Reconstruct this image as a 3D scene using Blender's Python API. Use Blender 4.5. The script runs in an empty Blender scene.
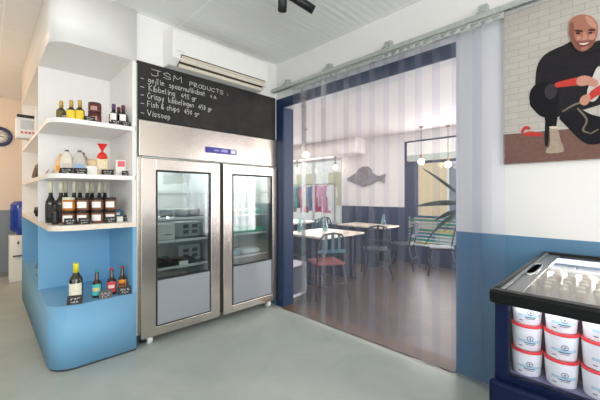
import bpy, bmesh, math, random
from mathutils import Vector, Matrix
random.seed(7)
PI = math.pi
S = bpy.context.scene
COL = S.collection

# ------------------------------------------------------------------ helpers
def lin(c):
    r = []
    for v in c:
        v = v/255.0
        r.append(v/12.92 if v <= 0.04045 else ((v+0.055)/1.055)**2.4)
    return (r[0], r[1], r[2], 1.0)

class NT:
    def __init__(s, name):
        s.m = bpy.data.materials.new(name); s.m.use_nodes = True
        s.t = s.m.node_tree; s.t.nodes.clear()
        s.out = s.n('ShaderNodeOutputMaterial')
    def n(s, typ, **kw):
        d = s.t.nodes.new(typ)
        for k, v in kw.items(): setattr(d, k, v)
        return d
    def l(s, a, b): s.t.links.new(a, b)

def mat(name, rgb, rough=0.5, metal=0.0, var=0.05, scale=12.0, bump=0.0, emit=0.0, spec=0.5, coat=0.0, stretch=None):
    k = NT(name)
    p = k.n('ShaderNodeBsdfPrincipled')
    tc = k.n('ShaderNodeTexCoord'); mp = k.n('ShaderNodeMapping')
    if stretch: mp.inputs['Scale'].default_value = stretch
    nz = k.n('ShaderNodeTexNoise'); nz.inputs['Scale'].default_value = scale; nz.inputs['Detail'].default_value = 4
    k.l(tc.outputs['Object'], mp.inputs[0]); k.l(mp.outputs[0], nz.inputs['Vector'])
    c = lin(rgb)
    ra = k.n('ShaderNodeValToRGB')
    ra.color_ramp.elements[0].position = 0.3; ra.color_ramp.elements[1].position = 0.7
    ra.color_ramp.elements[0].color = (c[0]*(1-var), c[1]*(1-var), c[2]*(1-var), 1)
    ra.color_ramp.elements[1].color = (min(1, c[0]*(1+var)), min(1, c[1]*(1+var)), min(1, c[2]*(1+var)), 1)
    k.l(nz.outputs['Fac'], ra.inputs[0]); k.l(ra.outputs[0], p.inputs['Base Color'])
    p.inputs['Roughness'].default_value = rough; p.inputs['Metallic'].default_value = metal
    p.inputs['Specular IOR Level'].default_value = spec
    p.inputs['Coat Weight'].default_value = coat
    if emit:
        p.inputs['Emission Color'].default_value = c; p.inputs['Emission Strength'].default_value = emit
    if bump:
        b = k.n('ShaderNodeBump'); b.inputs['Strength'].default_value = bump; b.inputs['Distance'].default_value = 0.01
        k.l(nz.outputs['Fac'], b.inputs['Height']); k.l(b.outputs[0], p.inputs['Normal'])
    k.l(p.outputs[0], k.out.inputs[0])
    return k.m

def glass(name, tint=(1, 1, 1), haze=0.0, refl=0.08, rough=0.02, hazecol=(235, 235, 245)):
    """thin clear sheet: straight-through transparency, a mirror part that grows at grazing angles, optional milky haze"""
    k = NT(name)
    tr = k.n('ShaderNodeBsdfTransparent'); tr.inputs[0].default_value = (*tint, 1)
    gl = k.n('ShaderNodeBsdfGlossy'); gl.inputs['Roughness'].default_value = rough
    lw = k.n('ShaderNodeLayerWeight'); lw.inputs[0].default_value = 0.25
    mu = k.n('ShaderNodeMath', operation='MULTIPLY_ADD'); mu.inputs[1].default_value = 0.5; mu.inputs[2].default_value = refl
    k.l(lw.outputs['Fresnel'], mu.inputs[0])
    mx = k.n('ShaderNodeMixShader'); k.l(mu.outputs[0], mx.inputs[0])
    src = tr.outputs[0]
    if haze:
        df = k.n('ShaderNodeBsdfDiffuse'); df.inputs[0].default_value = lin(hazecol)
        tl = k.n('ShaderNodeBsdfTranslucent'); tl.inputs[0].default_value = lin(hazecol)
        ad = k.n('ShaderNodeMixShader'); ad.inputs[0].default_value = 0.5
        k.l(df.outputs[0], ad.inputs[1]); k.l(tl.outputs[0], ad.inputs[2])
        hz = k.n('ShaderNodeMixShader'); hz.inputs[0].default_value = haze
        k.l(tr.outputs[0], hz.inputs[1]); k.l(ad.outputs[0], hz.inputs[2]); src = hz.outputs[0]
    k.l(src, mx.inputs[1]); k.l(gl.outputs[0], mx.inputs[2]); k.l(mx.outputs[0], k.out.inputs[0])
    return k.m

class MB:
    def __init__(s): s.b = bmesh.new()
    def _fin(s, fs, mi, smooth):
        for f in fs: f.material_index = mi; f.smooth = smooth
    def box(s, x0, x1, y0, y1, z0, z1, mi=0, M=None):
        v = [Vector((x, y, z)) for z in (z0, z1) for y in (y0, y1) for x in (x0, x1)]
        if M: v = [M @ p for p in v]
        v = [s.b.verts.new(p) for p in v]
        fs = [s.b.faces.new([v[i] for i in q]) for q in ((0,2,3,1),(4,5,7,6),(0,1,5,4),(1,3,7,5),(3,2,6,7),(2,0,4,6))]
        s._fin(fs, mi, False); return s
    def rbox(s, x0, x1, y0, y1, z0, z1, r, mi=0, M=None, seg=3):
        """box with rounded vertical and horizontal edges"""
        t = bmesh.new(); bmesh.ops.create_cube(t, size=1)
        for v in t.verts: v.co = Vector(((v.co.x+.5)*(x1-x0)+x0, (v.co.y+.5)*(y1-y0)+y0, (v.co.z+.5)*(z1-z0)+z0))
        bmesh.ops.bevel(t, geom=t.edges[:], offset=r, segments=seg, profile=0.5, affect='EDGES')
        mp = {}
        for v in t.verts: mp[v] = s.b.verts.new(M @ v.co if M else v.co)
        for f in t.faces:
            g = s.b.faces.new([mp[v] for v in f.verts]); g.material_index = mi; g.smooth = True
        t.free(); return s
    def lathe(s, prof, c=(0, 0, 0), n=20, mi=0, smooth=True, M=None, cap=True):
        """prof: list of (r, z[, mat])"""
        rings = []
        for p in prof:
            r, z = p[0], p[1]
            ring = []
            for i in range(n):
                a = 2*PI*i/n
                q = Vector((c[0]+r*math.cos(a), c[1]+r*math.sin(a), c[2]+z))
                ring.append(s.b.verts.new(M @ q if M else q))
            rings.append(ring)
        for k in range(len(prof)-1):
            m_ = prof[k+1][2] if len(prof[k+1]) > 2 else mi
            for i in range(n):
                j = (i+1) % n
                f = s.b.faces.new((rings[k][i], rings[k][j], rings[k+1][j], rings[k+1][i])); f.material_index = m_; f.smooth = smooth
        if cap:
            if prof[0][0] > 1e-4:
                f = s.b.faces.new(rings[0][::-1]); f.material_index = prof[0][2] if len(prof[0]) > 2 else mi
            if prof[-1][0] > 1e-4:
                f = s.b.faces.new(rings[-1]); f.material_index = prof[-1][2] if len(prof[-1]) > 2 else mi
        return s
    def tube(s, pts, r, n=8, mi=0, closed=False):
        pts = [Vector(p) for p in pts]; N = len(pts); rings = []
        up = None
        for i, p in enumerate(pts):
            if closed: d = (pts[(i+1) % N]-pts[i-1]).normalized()
            else: d = (pts[min(i+1, N-1)]-pts[max(i-1, 0)]).normalized()
            if up is None:
                up = Vector((0, 0, 1)) if abs(d.z) < 0.9 else Vector((1, 0, 0))
            u = d.cross(up)
            if u.length < 1e-5: u = d.orthogonal()
            u.normalize(); w = u.cross(d).normalized(); up = w
            rr = r[i] if isinstance(r, (list, tuple)) else r
            rings.append([s.b.verts.new(p+u*rr*math.cos(2*PI*k/n)+w*rr*math.sin(2*PI*k/n)) for k in range(n)])
        for i in range(N if closed else N-1):
            A, B = rings[i], rings[(i+1) % N]
            for k in range(n):
                f = s.b.faces.new((A[k], A[(k+1) % n], B[(k+1) % n], B[k])); f.material_index = mi; f.smooth = True
        if not closed:
            s.b.faces.new(rings[0][::-1]).material_index = mi; s.b.faces.new(rings[-1]).material_index = mi
        return s
    def prism(s, poly, a, b, axis='z', mi=0, smooth=False, M=None, side=None):
        """extrude 2D polygon; axis z: (x,y), axis x: (y,z), axis y: (x,z)"""
        def P(p, t):
            q = Vector({'z': (p[0], p[1], t), 'x': (t, p[0], p[1]), 'y': (p[0], t, p[1])}[axis])
            return M @ q if M else q
        A = [s.b.verts.new(P(p, a)) for p in poly]; B = [s.b.verts.new(P(p, b)) for p in poly]
        f = s.b.faces.new(A[::-1]); f.material_index = mi
        f = s.b.faces.new(B); f.material_index = mi
        n = len(poly)
        for i in range(n):
            f = s.b.faces.new((A[i], A[(i+1) % n], B[(i+1) % n], B[i])); f.material_index = mi if side is None else side; f.smooth = smooth
        return s
    def quad(s, pts, mi=0, smooth=False):
        f = s.b.faces.new([s.b.verts.new(Vector(p)) for p in pts]); f.material_index = mi; f.smooth = smooth; return s
    def sphere(s, c, r, mi=0, sc=(1, 1, 1), u=16, v=10):
        t = bmesh.new(); bmesh.ops.create_uvsphere(t, u_segments=u, v_segments=v, radius=r)
        mp = {q: s.b.verts.new(Vector((q.co.x*sc[0]+c[0], q.co.y*sc[1]+c[1], q.co.z*sc[2]+c[2]))) for q in t.verts}
        for f in t.faces:
            g = s.b.faces.new([mp[q] for q in f.verts]); g.material_index = mi; g.smooth = True
        t.free(); return s

def build(name, mb, mats, parent=None, bevel=0, loc=None, label=None, kind=None, normals=True):
    me = bpy.data.meshes.new(name)
    if normals: bmesh.ops.recalc_face_normals(mb.b, faces=mb.b.faces[:])
    mb.b.to_mesh(me); mb.b.free()
    o = bpy.data.objects.new(name, me); COL.objects.link(o)
    for m in (mats if isinstance(mats, (list, tuple)) else [mats]): me.materials.append(m)
    if parent: o.parent = parent
    if loc: o.location = loc
    if bevel:
        d = o.modifiers.new('bevel', 'BEVEL'); d.width = bevel; d.segments = 2; d.limit_method = 'ANGLE'; d.angle_limit = math.radians(40)
    if label: o['label'] = label
    if kind: o['kind'] = kind
    return o

def tag(o, label, cat, group=None):
    o['label'] = label; o['category'] = cat
    if group: o['group'] = group
    return o
def thing(name, label, cat, loc=(0, 0, 0), rz=0, group=None):
    o = bpy.data.objects.new(name, None); COL.objects.link(o); o.location = loc; o.rotation_euler = (0, 0, rz)
    o.empty_display_size = 0.05
    return tag(o, label, cat, group)
def struct(name, mb, mats, parent=None, bevel=0):
    return build(name, mb, mats, parent, bevel, kind='structure')
def dup(root, label, loc, rz=0.0, group=None, scale=None):
    def cp(o, par):
        c = o.copy(); COL.objects.link(c)
        if par: c.parent = par
        for ch in list(o.children): cp(ch, c)
        return c
    r = cp(root, None); r.location = loc; r.rotation_euler = (0, 0, rz); r['label'] = label
    if group: r['group'] = group
    if scale: r.scale = scale
    return r

# ------------------------------------------------------------------ chalk / print strokes
G = {
'A':[[(0,0),(.3,1),(.6,0)],[(.12,.4),(.48,.4)]],'B':[[(0,0),(0,1),(.45,.9),(.4,.55),(0,.5),(.5,.4),(.5,.08),(0,0)]],
'C':[[(.55,.85),(.3,1),(0,.6),(.05,.2),(.3,0),(.55,.15)]],'D':[[(0,0),(0,1),(.4,.9),(.55,.5),(.4,.1),(0,0)]],
'E':[[(.5,1),(0,1),(0,0),(.5,0)],[(0,.5),(.4,.5)]],'F':[[(.5,1),(0,1),(0,0)],[(0,.5),(.4,.5)]],
'I':[[(.3,0),(.3,1)]],'J':[[(0,1),(.6,1)],[(.42,1),(.45,.2),(.3,0),(.05,.02),(0,.2)]],'K':[[(0,0),(0,1)],[(.5,1),(0,.45),(.5,0)]],
'M':[[(0,0),(.05,1),(.3,.4),(.55,1),(.6,0)]],'N':[[(0,0),(0,1),(.5,0),(.5,1)]],'O':[[(.3,1),(0,.6),(.05,.15),(.3,0),(.55,.2),(.55,.75),(.3,1)]],
'P':[[(0,0),(0,1),(.45,.95),(.5,.6),(0,.45)]],'R':[[(0,0),(0,1),(.45,.95),(.45,.6),(0,.5),(.5,0)]],
'S':[[(.5,.85),(.25,1),(0,.8),(.1,.55),(.45,.45),(.5,.15),(.25,0),(0,.12)]],'T':[[(0,1),(.6,1)],[(.3,1),(.3,0)]],
'U':[[(0,1),(0,.2),(.25,0),(.5,.2),(.5,1)]],'V':[[(0,1),(.3,0),(.6,1)]],
'a':[[(.45,.55),(.15,.6),(0,.25),(.15,0),(.4,.15),(.45,.6),(.45,0)]],'b':[[(0,1),(0,0),(.35,.05),(.45,.35),(.3,.58),(0,.4)]],
'c':[[(.4,.5),(.2,.6),(0,.3),(.15,0),(.42,.1)]],'d':[[(.42,.5),(.15,.6),(0,.25),(.15,0),(.42,.15)],[(.42,1),(.42,0)]],
'e':[[(0,.3),(.42,.38),(.25,.6),(.05,.45),(.05,.1),(.2,0),(.42,.1)]],'f':[[(.42,.9),(.25,1),(.17,.8),(.17,0)],[(0,.55),(.38,.55)]],
'g':[[(.42,.5),(.15,.6),(0,.3),(.2,.05),(.42,.2)],[(.42,.6),(.42,-.2),(.2,-.35),(0,-.22)]],'h':[[(0,1),(0,0)],[(0,.4),(.25,.6),(.4,.45),(.42,0)]],
'i':[[(.12,.6),(.15,0)],[(.13,.8),(.15,.86)]],'j':[[(.2,.6),(.2,-.2),(.05,-.35)],[(.2,.8),(.22,.86)]],
'k':[[(0,1),(0,0)],[(.38,.6),(0,.25),(.4,0)]],'l':[[(.1,1),(.1,.1),(.22,0)]],'m':[[(0,.6),(0,0)],[(0,.45),(.15,.6),(.25,.45),(.25,0)],[(.25,.45),(.4,.6),(.5,.45),(.5,0)]],
'n':[[(0,.6),(0,0)],[(0,.4),(.22,.6),(.4,.45),(.42,0)]],'o':[[(.2,.6),(0,.3),(.2,0),(.42,.3),(.2,.6)]],
'p':[[(0,.6),(0,-.35)],[(0,.45),(.25,.6),(.42,.35),(.25,.02),(0,.1)]],'r':[[(0,.6),(0,0)],[(0,.35),(.2,.58),(.38,.52)]],
's':[[(.4,.55),(.15,.6),(.05,.42),(.35,.25),(.3,.03),(0,.05)]],'t':[[(.18,.9),(.18,.1),(.32,0)],[(0,.6),(.36,.6)]],
'u':[[(0,.6),(0,.15),(.18,0),(.4,.2)],[(.4,.6),(.42,0)]],'v':[[(0,.6),(.2,0),(.4,.6)]],'w':[[(0,.6),(.12,0),(.27,.45),(.4,0),(.52,.6)]],
'y':[[(0,.6),(.2,.1)],[(.42,.6),(.15,-.3),(0,-.32)]],'z':[[(0,.6),(.4,.6),(0,0),(.4,0)]],
'0':[[(.22,1),(0,.5),(.2,0),(.42,.5),(.22,1)]],'4':[[(.3,1),(0,.35),(.45,.35)],[(.34,.65),(.32,0)]],'5':[[(.42,1),(.05,1),(.03,.58),(.35,.55),(.4,.15),(.05,0)]],
'9':[[(.4,.7),(.2,1),(0,.75),(.2,.52),(.4,.7),(.35,0)]],'&':[[(.5,0),(.1,.75),(.25,1),(.38,.8),(0,.25),(.2,0),(.48,.35)]],
'-':[[(.05,.35),(.4,.35)]],'.':[[(.1,0),(.16,.05)]],':':[[(.15,.1),(.17,.17)],[(.15,.55),(.17,.62)]],"'":[[(.1,1),(.1,.8)]],
}
def strokes(text):
    x = 0; out = []
    for ch in text:
        if ch == ' ': x += .45; continue
        g = G.get(ch)
        if not g: x += .4; continue
        w = max(p[0] for st in g for p in st)
        for st in g: out.append([(p[0]+x, p[1]) for p in st])
        x += w+.2
    return out, max(.1, x-.2)
def write(mb, text, place, w, h, t, mi=0, slope=0.0, jit=0.0):
    """place(u,v,n)->3D. lays ribbons of width t for the text fitted in w x h"""
    st, W = strokes(text)
    for line in st:
        p = [Vector((q[0]*w/W+random.uniform(-jit, jit), q[1]*h+q[0]*w/W*slope+random.uniform(-jit, jit))) for q in line]
        for a, b in zip(p[:-1], p[1:]):
            d = (b-a)
            if d.length < 1e-6: continue
            d = d.normalized(); n = Vector((-d.y, d.x))*t/2; e = d*t*.35
            c = [a-e-n, b+e-n, b+e+n, a-e+n]
            lo = [mb.b.verts.new(place(q.x, q.y, 0)) for q in c]; hi = [mb.b.verts.new(place(q.x, q.y, .0006)) for q in c]
            for f in ((hi[0], hi[1], hi[2], hi[3]), (lo[3], lo[2], lo[1], lo[0]), (lo[0], lo[1], hi[1], hi[0]), (lo[1], lo[2], hi[2], hi[1]), (lo[2], lo[3], hi[3], hi[2]), (lo[3], lo[0], hi[0], hi[3])):
                mb.b.faces.new(f).material_index = mi

# ------------------------------------------------------------------ materials
def two_tone(name, lo, hi, z, rough=.6):
    k = NT(name); p = k.n('ShaderNodeBsdfPrincipled'); g = k.n('ShaderNodeNewGeometry'); s = k.n('ShaderNodeSeparateXYZ')
    k.l(g.outputs['Position'], s.inputs[0])
    c = k.n('ShaderNodeMath', operation='GREATER_THAN'); c.inputs[1].default_value = z; k.l(s.outputs['Z'], c.inputs[0])
    mx = k.n('ShaderNodeMix', data_type='RGBA'); k.l(c.outputs[0], mx.inputs['Factor'])
    mx.inputs[6].default_value = lin(lo); mx.inputs[7].default_value = lin(hi)
    k.l(mx.outputs[2], p.inputs['Base Color']); p.inputs['Roughness'].default_value = rough
    nz = k.n('ShaderNodeTexNoise'); nz.inputs['Scale'].default_value = 60
    b = k.n('ShaderNodeBump'); b.inputs['Strength'].default_value = .05; k.l(nz.outputs['Fac'], b.inputs['Height']); k.l(b.outputs[0], p.inputs['Normal'])
    k.l(p.outputs[0], k.out.inputs[0]); return k.m

WHITE = mat('white_paint', (238, 237, 235), .6, var=.01)
M_wallB = two_tone('white_over_blue_paint', (80, 124, 156), (225, 224, 222), 1.075, .45)
M_hall = two_tone('warm_over_grey_paint', (128, 140, 152), (232, 216, 200), 1.1)
M_rest = two_tone('white_over_navy_paint', (36, 50, 82), (240, 236, 233), 1.1)
NAVY = mat('navy_paint', (24, 46, 78), .4, var=.03)
M_shelfwhite = mat('white_lacquer', (240, 238, 235), .35, var=.01)
M_blue = mat('sky_blue_lacquer', (118, 172, 208), .55, var=.015, scale=3)
M_woodedge = mat('pale_plywood', (236, 222, 204), .5, var=.06, scale=30)
M_kickshadow = mat('kick_shadow', (60, 62, 66), .7)
CHALK = mat('chalk', (206, 205, 202), .9, var=.12, scale=150)
def board_mat():
    k = NT('blackboard'); p = k.n('ShaderNodeBsdfPrincipled'); tc = k.n('ShaderNodeTexCoord')
    nz = k.n('ShaderNodeTexNoise'); nz.inputs['Scale'].default_value = 3; nz.inputs['Detail'].default_value = 8; nz.inputs['Roughness'].default_value = .7
    ra = k.n('ShaderNodeValToRGB'); ra.color_ramp.elements[0].position = .35; ra.color_ramp.elements[1].position = .75
    ra.color_ramp.elements[0].color = lin((38, 37, 37)); ra.color_ramp.elements[1].color = lin((62, 60, 59))
    k.l(tc.outputs['Object'], nz.inputs['Vector']); k.l(nz.outputs['Fac'], ra.inputs[0]); k.l(ra.outputs[0], p.inputs['Base Color'])
    p.inputs['Roughness'].default_value = .75; p.inputs['Specular IOR Level'].default_value = .25; k.l(p.outputs[0], k.out.inputs[0]); return k.m
BOARD = board_mat()

def steel(name, rgb=(200, 198, 196), rough=.3, stretch=(1, 1, 60)):
    k = NT(name); p = k.n('ShaderNodeBsdfPrincipled'); tc = k.n('ShaderNodeTexCoord'); mp = k.n('ShaderNodeMapping'); mp.inputs['Scale'].default_value = stretch
    nz = k.n('ShaderNodeTexNoise'); nz.inputs['Scale'].default_value = 2; nz.inputs['Detail'].default_value = 2
    k.l(tc.outputs['Object'], mp.inputs[0]); k.l(mp.outputs[0], nz.inputs['Vector'])
    mr = k.n('ShaderNodeMapRange'); mr.inputs['To Min'].default_value = rough-.002; mr.inputs['To Max'].default_value = rough+.002
    k.l(nz.outputs['Fac'], mr.inputs[0]); k.l(mr.outputs[0], p.inputs['Roughness'])
    p.inputs['Base Color'].default_value = lin(rgb); p.inputs['Metallic'].default_value = 1
    p.inputs['Anisotropic'].default_value = .5
    k.l(p.outputs[0], k.out.inputs[0]); return k.m
STEEL = steel('brushed_steel', (208, 199, 189), .25, (1, 1, 240))
STEEL_D = steel('brushed_door_steel', (208, 199, 190), .27, (240, 1, 1))
GALV = mat('galvanised_steel', (186, 192, 188), .4, .6, var=.10, scale=40)
CHROME = mat('chrome', (205, 205, 208), .15, 1, var=.02)
PANEL = mat('grey_door_panel', (160, 166, 172), .4, .35, var=.02, stretch=(1, 1, 30))
RUBBER = mat('black_rubber', (28, 28, 30), .5)
BLACK = mat('matt_black', (24, 24, 26), .45, var=.05)
FR_IN = mat('fridge_liner', (168, 174, 172), .45, .3, var=.04)
PLASTIC = mat('white_plastic', (236, 235, 230), .4, var=.01)
CREAM = mat('cream_plastic', (226, 216, 196), .5, var=.02)
SLOT = mat('dark_slot', (58, 54, 48), .7)
LABELW = mat('paper_white', (240, 238, 232), .6, var=.03, scale=40)
def floor_mat():
    k = NT('polished_concrete'); p = k.n('ShaderNodeBsdfPrincipled'); g = k.n('ShaderNodeNewGeometry')
    n1 = k.n('ShaderNodeTexNoise'); n1.inputs['Scale'].default_value = 1.3; n1.inputs['Detail'].default_value = 9; n1.inputs['Roughness'].default_value = .6
    n1.inputs['Distortion'].default_value = .6
    k.l(g.outputs['Position'], n1.inputs['Vector'])
    ra = k.n('ShaderNodeValToRGB'); ra.color_ramp.elements[0].position = .3; ra.color_ramp.elements[1].position = .72
    ra.color_ramp.elements[0].color = lin((158, 168, 162)); ra.color_ramp.elements[1].color = lin((183, 190, 183))
    k.l(n1.outputs['Fac'], ra.inputs[0]); k.l(ra.outputs[0], p.inputs['Base Color'])
    n2 = k.n('ShaderNodeTexNoise'); n2.inputs['Scale'].default_value = 5; n2.inputs['Detail'].default_value = 6; k.l(g.outputs['Position'], n2.inputs['Vector'])
    mr = k.n('ShaderNodeMapRange'); mr.inputs['To Min'].default_value = .28; mr.inputs['To Max'].default_value = .5
    k.l(n2.outputs['Fac'], mr.inputs[0]); k.l(mr.outputs[0], p.inputs['Roughness']); p.inputs['Specular IOR Level'].default_value = .4
    k.l(p.outputs[0], k.out.inputs[0]); return k.m
def herring_mat():
    k = NT('herringbone_oak'); p = k.n('ShaderNodeBsdfPrincipled'); g = k.n('ShaderNodeNewGeometry'); s = k.n('ShaderNodeSeparateXYZ')
    k.l(g.outputs['Position'], s.inputs[0])
    pp = k.n('ShaderNodeMath', operation='PINGPONG'); pp.inputs[1].default_value = .42; k.l(s.outputs['Y'], pp.inputs[0])
    ad = k.n('ShaderNodeMath', operation='ADD'); k.l(s.outputs['X'], ad.inputs[0]); k.l(pp.outputs[0], ad.inputs[1])
    cb = k.n('ShaderNodeCombineXYZ'); k.l(s.outputs['Y'], cb.inputs['X']); k.l(ad.outputs[0], cb.inputs['Y'])
    br = k.n('ShaderNodeTexBrick'); br.offset = .5; br.inputs['Scale'].default_value = 1
    br.inputs['Brick Width'].default_value = .42; br.inputs['Row Height'].default_value = .09; br.inputs['Mortar Size'].default_value = .003; br.inputs['Bias'].default_value = 0
    br.inputs['Color1'].default_value = lin((86, 69, 62)); br.inputs['Color2'].default_value = lin((64, 51, 47)); br.inputs['Mortar'].default_value = lin((50, 40, 36))
    k.l(cb.outputs[0], br.inputs['Vector'])
    k.l(br.outputs['Color'], p.inputs['Base Color']); p.inputs['Roughness'].default_value = .38
    k.l(p.outputs[0], k.out.inputs[0]); return k.m
def ceil_mat(name, c0, seam_x, seam_y, seamc):
    k = NT(name); p = k.n('ShaderNodeBsdfPrincipled'); g = k.n('ShaderNodeNewGeometry')
    mp = k.n('ShaderNodeMapping'); mp.inputs['Location'].default_value = (1.24, .03, 0); k.l(g.outputs['Position'], mp.inputs[0])
    br = k.n('ShaderNodeTexBrick'); br.offset = 0; br.inputs['Scale'].default_value = 1
    br.inputs['Brick Width'].default_value = seam_x; br.inputs['Row Height'].default_value = seam_y; br.inputs['Mortar Size'].default_value = .006
    br.inputs['Color1'].default_value = lin(c0); br.inputs['Color2'].default_value = lin(c0); br.inputs['Mortar'].default_value = lin(seamc)
    k.l(mp.outputs[0], br.inputs['Vector']); k.l(br.outputs['Color'], p.inputs['Base Color']); p.inputs['Roughness'].default_value = .7
    wv = k.n('ShaderNodeTexWave'); wv.bands_direction = 'Y'; wv.inputs['Scale'].default_value = 4.5; k.l(g.outputs['Position'], wv.inputs['Vector'])
    b = k.n('ShaderNodeBump'); b.inputs['Strength'].default_value = .12; b.inputs['Distance'].default_value = .02
    k.l(wv.outputs['Fac'], b.inputs['Height']); k.l(b.outputs[0], p.inputs['Normal'])
    k.l(p.outputs[0], k.out.inputs[0]); return k.m

# ------------------------------------------------------------------ the room shell
struct('floor', MB().box(-6, .0, -6, 4.25, -.1, 0), floor_mat())
struct('floor_restaurant', MB().box(.0, 3.5, -5, 5, -.1, 0), herring_mat())
struct('trim_1', MB().box(-.035, .15, -2.105, -.140, -.001, .012), mat('dark_oak_threshold', (96, 72, 52), .5, var=.15, scale=30, stretch=(1, 8, 1)), bevel=.004)
struct('ceiling', MB().box(-6, .15, -6, 4.25, 2.95, 3.05), ceil_mat('ceiling_panels', (236, 236, 234), 1.2, 1.25, (250, 248, 246)))
struct('ceiling_restaurant', MB().box(.15, 3.6, -5, 5, 2.6, 2.7), mat('pale_ceiling', (238, 232, 230), .7, var=.01))
struct('wall_back', MB().box(-1.62, 0, 0, 2.45, 2.03, 2.95).box(-1.62, 0, .80, 2.45, 0, 2.03).box(-1.60, 0, 2.45, 4.2, 0, 2.95), WHITE)
struct('wall_right', MB().box(0, .15, -6, -2.105, 0, 2.95).box(0, .15, -2.105, -.140, 2.40, 2.95).box(0, .15, -.140, 5, 0, 2.95), M_wallB)
struct('trim_2', MB().box(-.012, .0, -.140, -.012, 0, 2.515).box(-.012, .0, -2.105, -.140, 2.40, 2.515).box(0, .15, -.144, -.140, 0, 2.4), NAVY)
struct('wall_hall', MB().box(-6, -1.6, 4.2, 4.3, 0, 2.95), M_hall)
struct('baseboard_hall', MB().box(-6, -1.6, 4.185, 4.2, 0, .08), mat('grey_skirting', (120, 124, 128), .6))
# side and rear walls behind the camera, with window openings
struct('wall_left', MB().box(-6.1, -6, -6, -4.6, 0, 2.95).box(-6.1, -6, -1.2, 4.3, 0, 2.95).box(-6.1, -6, -4.6, -1.2, 0, .5).box(-6.1, -6, -4.6, -1.2, 2.6, 2.95), M_wallB)
struct('wall_rear', MB().box(-6, -5, -6.1, -6, 0, 2.95).box(-.6, .15, -6.1, -6, 0, 2.95).box(-5, -.6, -6.1, -6, 0, .3).box(-5, -.6, -6.1, -6, 2.7, 2.95), M_wallB)
fr = mat('grey_window_frame', (70, 74, 80), .5)
def winframe(mb, x0, x1, z0, z1, at, ax, n, w=.05, d=.06):
    """frame bars in the plane ax=at; n equal fields"""
    def bar(a0, a1, b0, b1):
        if ax == 'y': mb.box(a0, a1, at-d/2, at+d/2, b0, b1)
        else: mb.box(at-d/2, at+d/2, a0, a1, b0, b1)
    bar(x0, x1, z0, z0+w); bar(x0, x1, z1-w, z1)
    for i in range(n+1):
        c = x0+w/2+(x1-x0-w)*i/n; bar(c-w/2, c+w/2, z0+w, z1-w)
    return mb
struct('window_1', winframe(MB(), -5, -.6, .3, 2.7, -6.05, 'y', 3), fr)
struct('window_2', winframe(MB(), -4.6, -1.2, .5, 2.6, -6.05, 'x', 2), fr)
# restaurant far wall with two windows
struct('wall_restaurant', MB().box(3.5, 3.6, .12, 1.70, 0, 2.6).box(3.5, 3.6, -2.6, .12, 0, .29).box(3.5, 3.6, -2.6, .12, 2.43, 2.6)
       .box(3.5, 3.6, -5, -2.6, 0, 2.6).box(3.5, 3.6, 1.70, 4.6, 0, .63).box(3.5, 3.6, 1.70, 4.6, 2.25, 2.6).box(3.5, 3.6, 4.6, 5, 0, 2.6)
       .box(.15, 3.5, 5, 5.1, 0, 2.6).box(.15, 3.5, -5.1, -5, 0, 2.6), M_rest)
struct('beam_restaurant', MB().rbox(3.12, 3.5, 1.02, 5, 2.25, 2.61, .04), mat('warm_white', (240, 232, 226), .6, var=.01))
FRN = mat('dark_blue_frame', (40, 50, 84), .45)
W3 = struct('window_3', winframe(MB(), -2.6, .12, .29, 2.43, 3.55, 'x', 2, w=.06).box(3.52, 3.58, -2.54, .06, 1.97, 2.02).box(3.515, 3.585, -.14, .06, .93, 1.97), FRN)
PANE = glass('window_glass', (.97, .99, .98), refl=.02)
struct('window_glass', MB().box(3.545, 3.555, -2.55, .07, .34, 2.4), PANE, W3)
W4 = struct('window_4', winframe(MB(), 1.70, 4.6, .63, 2.25, 3.55, 'x', 3, w=.05), mat('pale_frame', (205, 205, 205), .5))
struct('window_glass', MB().box(3.545, 3.555, 1.73, 4.57, .67, 2.22), PANE, W4)

# roller blind in the right-hand restaurant window
t = thing('roller_blind', 'white roller blind with grey-green lower band at the top of the restaurant window', 'blind', (3.49, -1.24, 2.43))
build('blind_fabric', MB().box(-.004, .004, -1.28, 1.29, -.29, -.03), mat('white_blind', (246, 246, 242), .8, var=.01), t)
build('lower_band', MB().box(-.005, .005, -1.28, 1.29, -.40, -.29), mat('grey_green_blind', (186, 200, 190), .8), t, label='grey-green lower band')
build('roller', MB().tube([(0, -1.28, -.018), (0, 1.29, -.018)], .017), FRN, t)

# ------------------------------------------------------------------ outside the restaurant windows
struct('pavement', MB().box(3.6, 9, -6, 9, -.15, -.02), mat('pale_paving', (206, 196, 186), .8, var=.08))
b = thing('building', 'beige rendered building across the street seen through the right restaurant window', 'building', (8.6, 0, -.02))
build('facade', MB().box(0, .4, -6, 3.3, 0, 6), mat('beige_render', (240, 212, 170), .8, var=.04, scale=2), b)
for i, y in enumerate((-4.6, -2.75, .62)):
    f = build('window_frame', winframe(MB(), y-.55, y+.55, .8, 2.5, -.02, 'x', 2, w=.07), PLASTIC, b)
    build('pane', MB().box(-.01, .0, y-.5, y+.5, .85, 2.45), mat('dark_pane', (120, 132, 140), .1), f)
b = thing('shop_front', 'pale shop interior wall behind the clothes rail beyond the left window', 'building', (6.6, 0, -.02))
build('back_wall', MB().box(0, .3, 3.2, 8.5, 0, 4), mat('shop_white', (240, 238, 226), .8, var=.03), b)
for y in (4.2, 5.9, 7.4): build('shelf_niche', MB().box(-.06, 0, y-.5, y+.5, 1.0, 2.2), mat('niche_olive', (196, 190, 150), .8), b)
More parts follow.
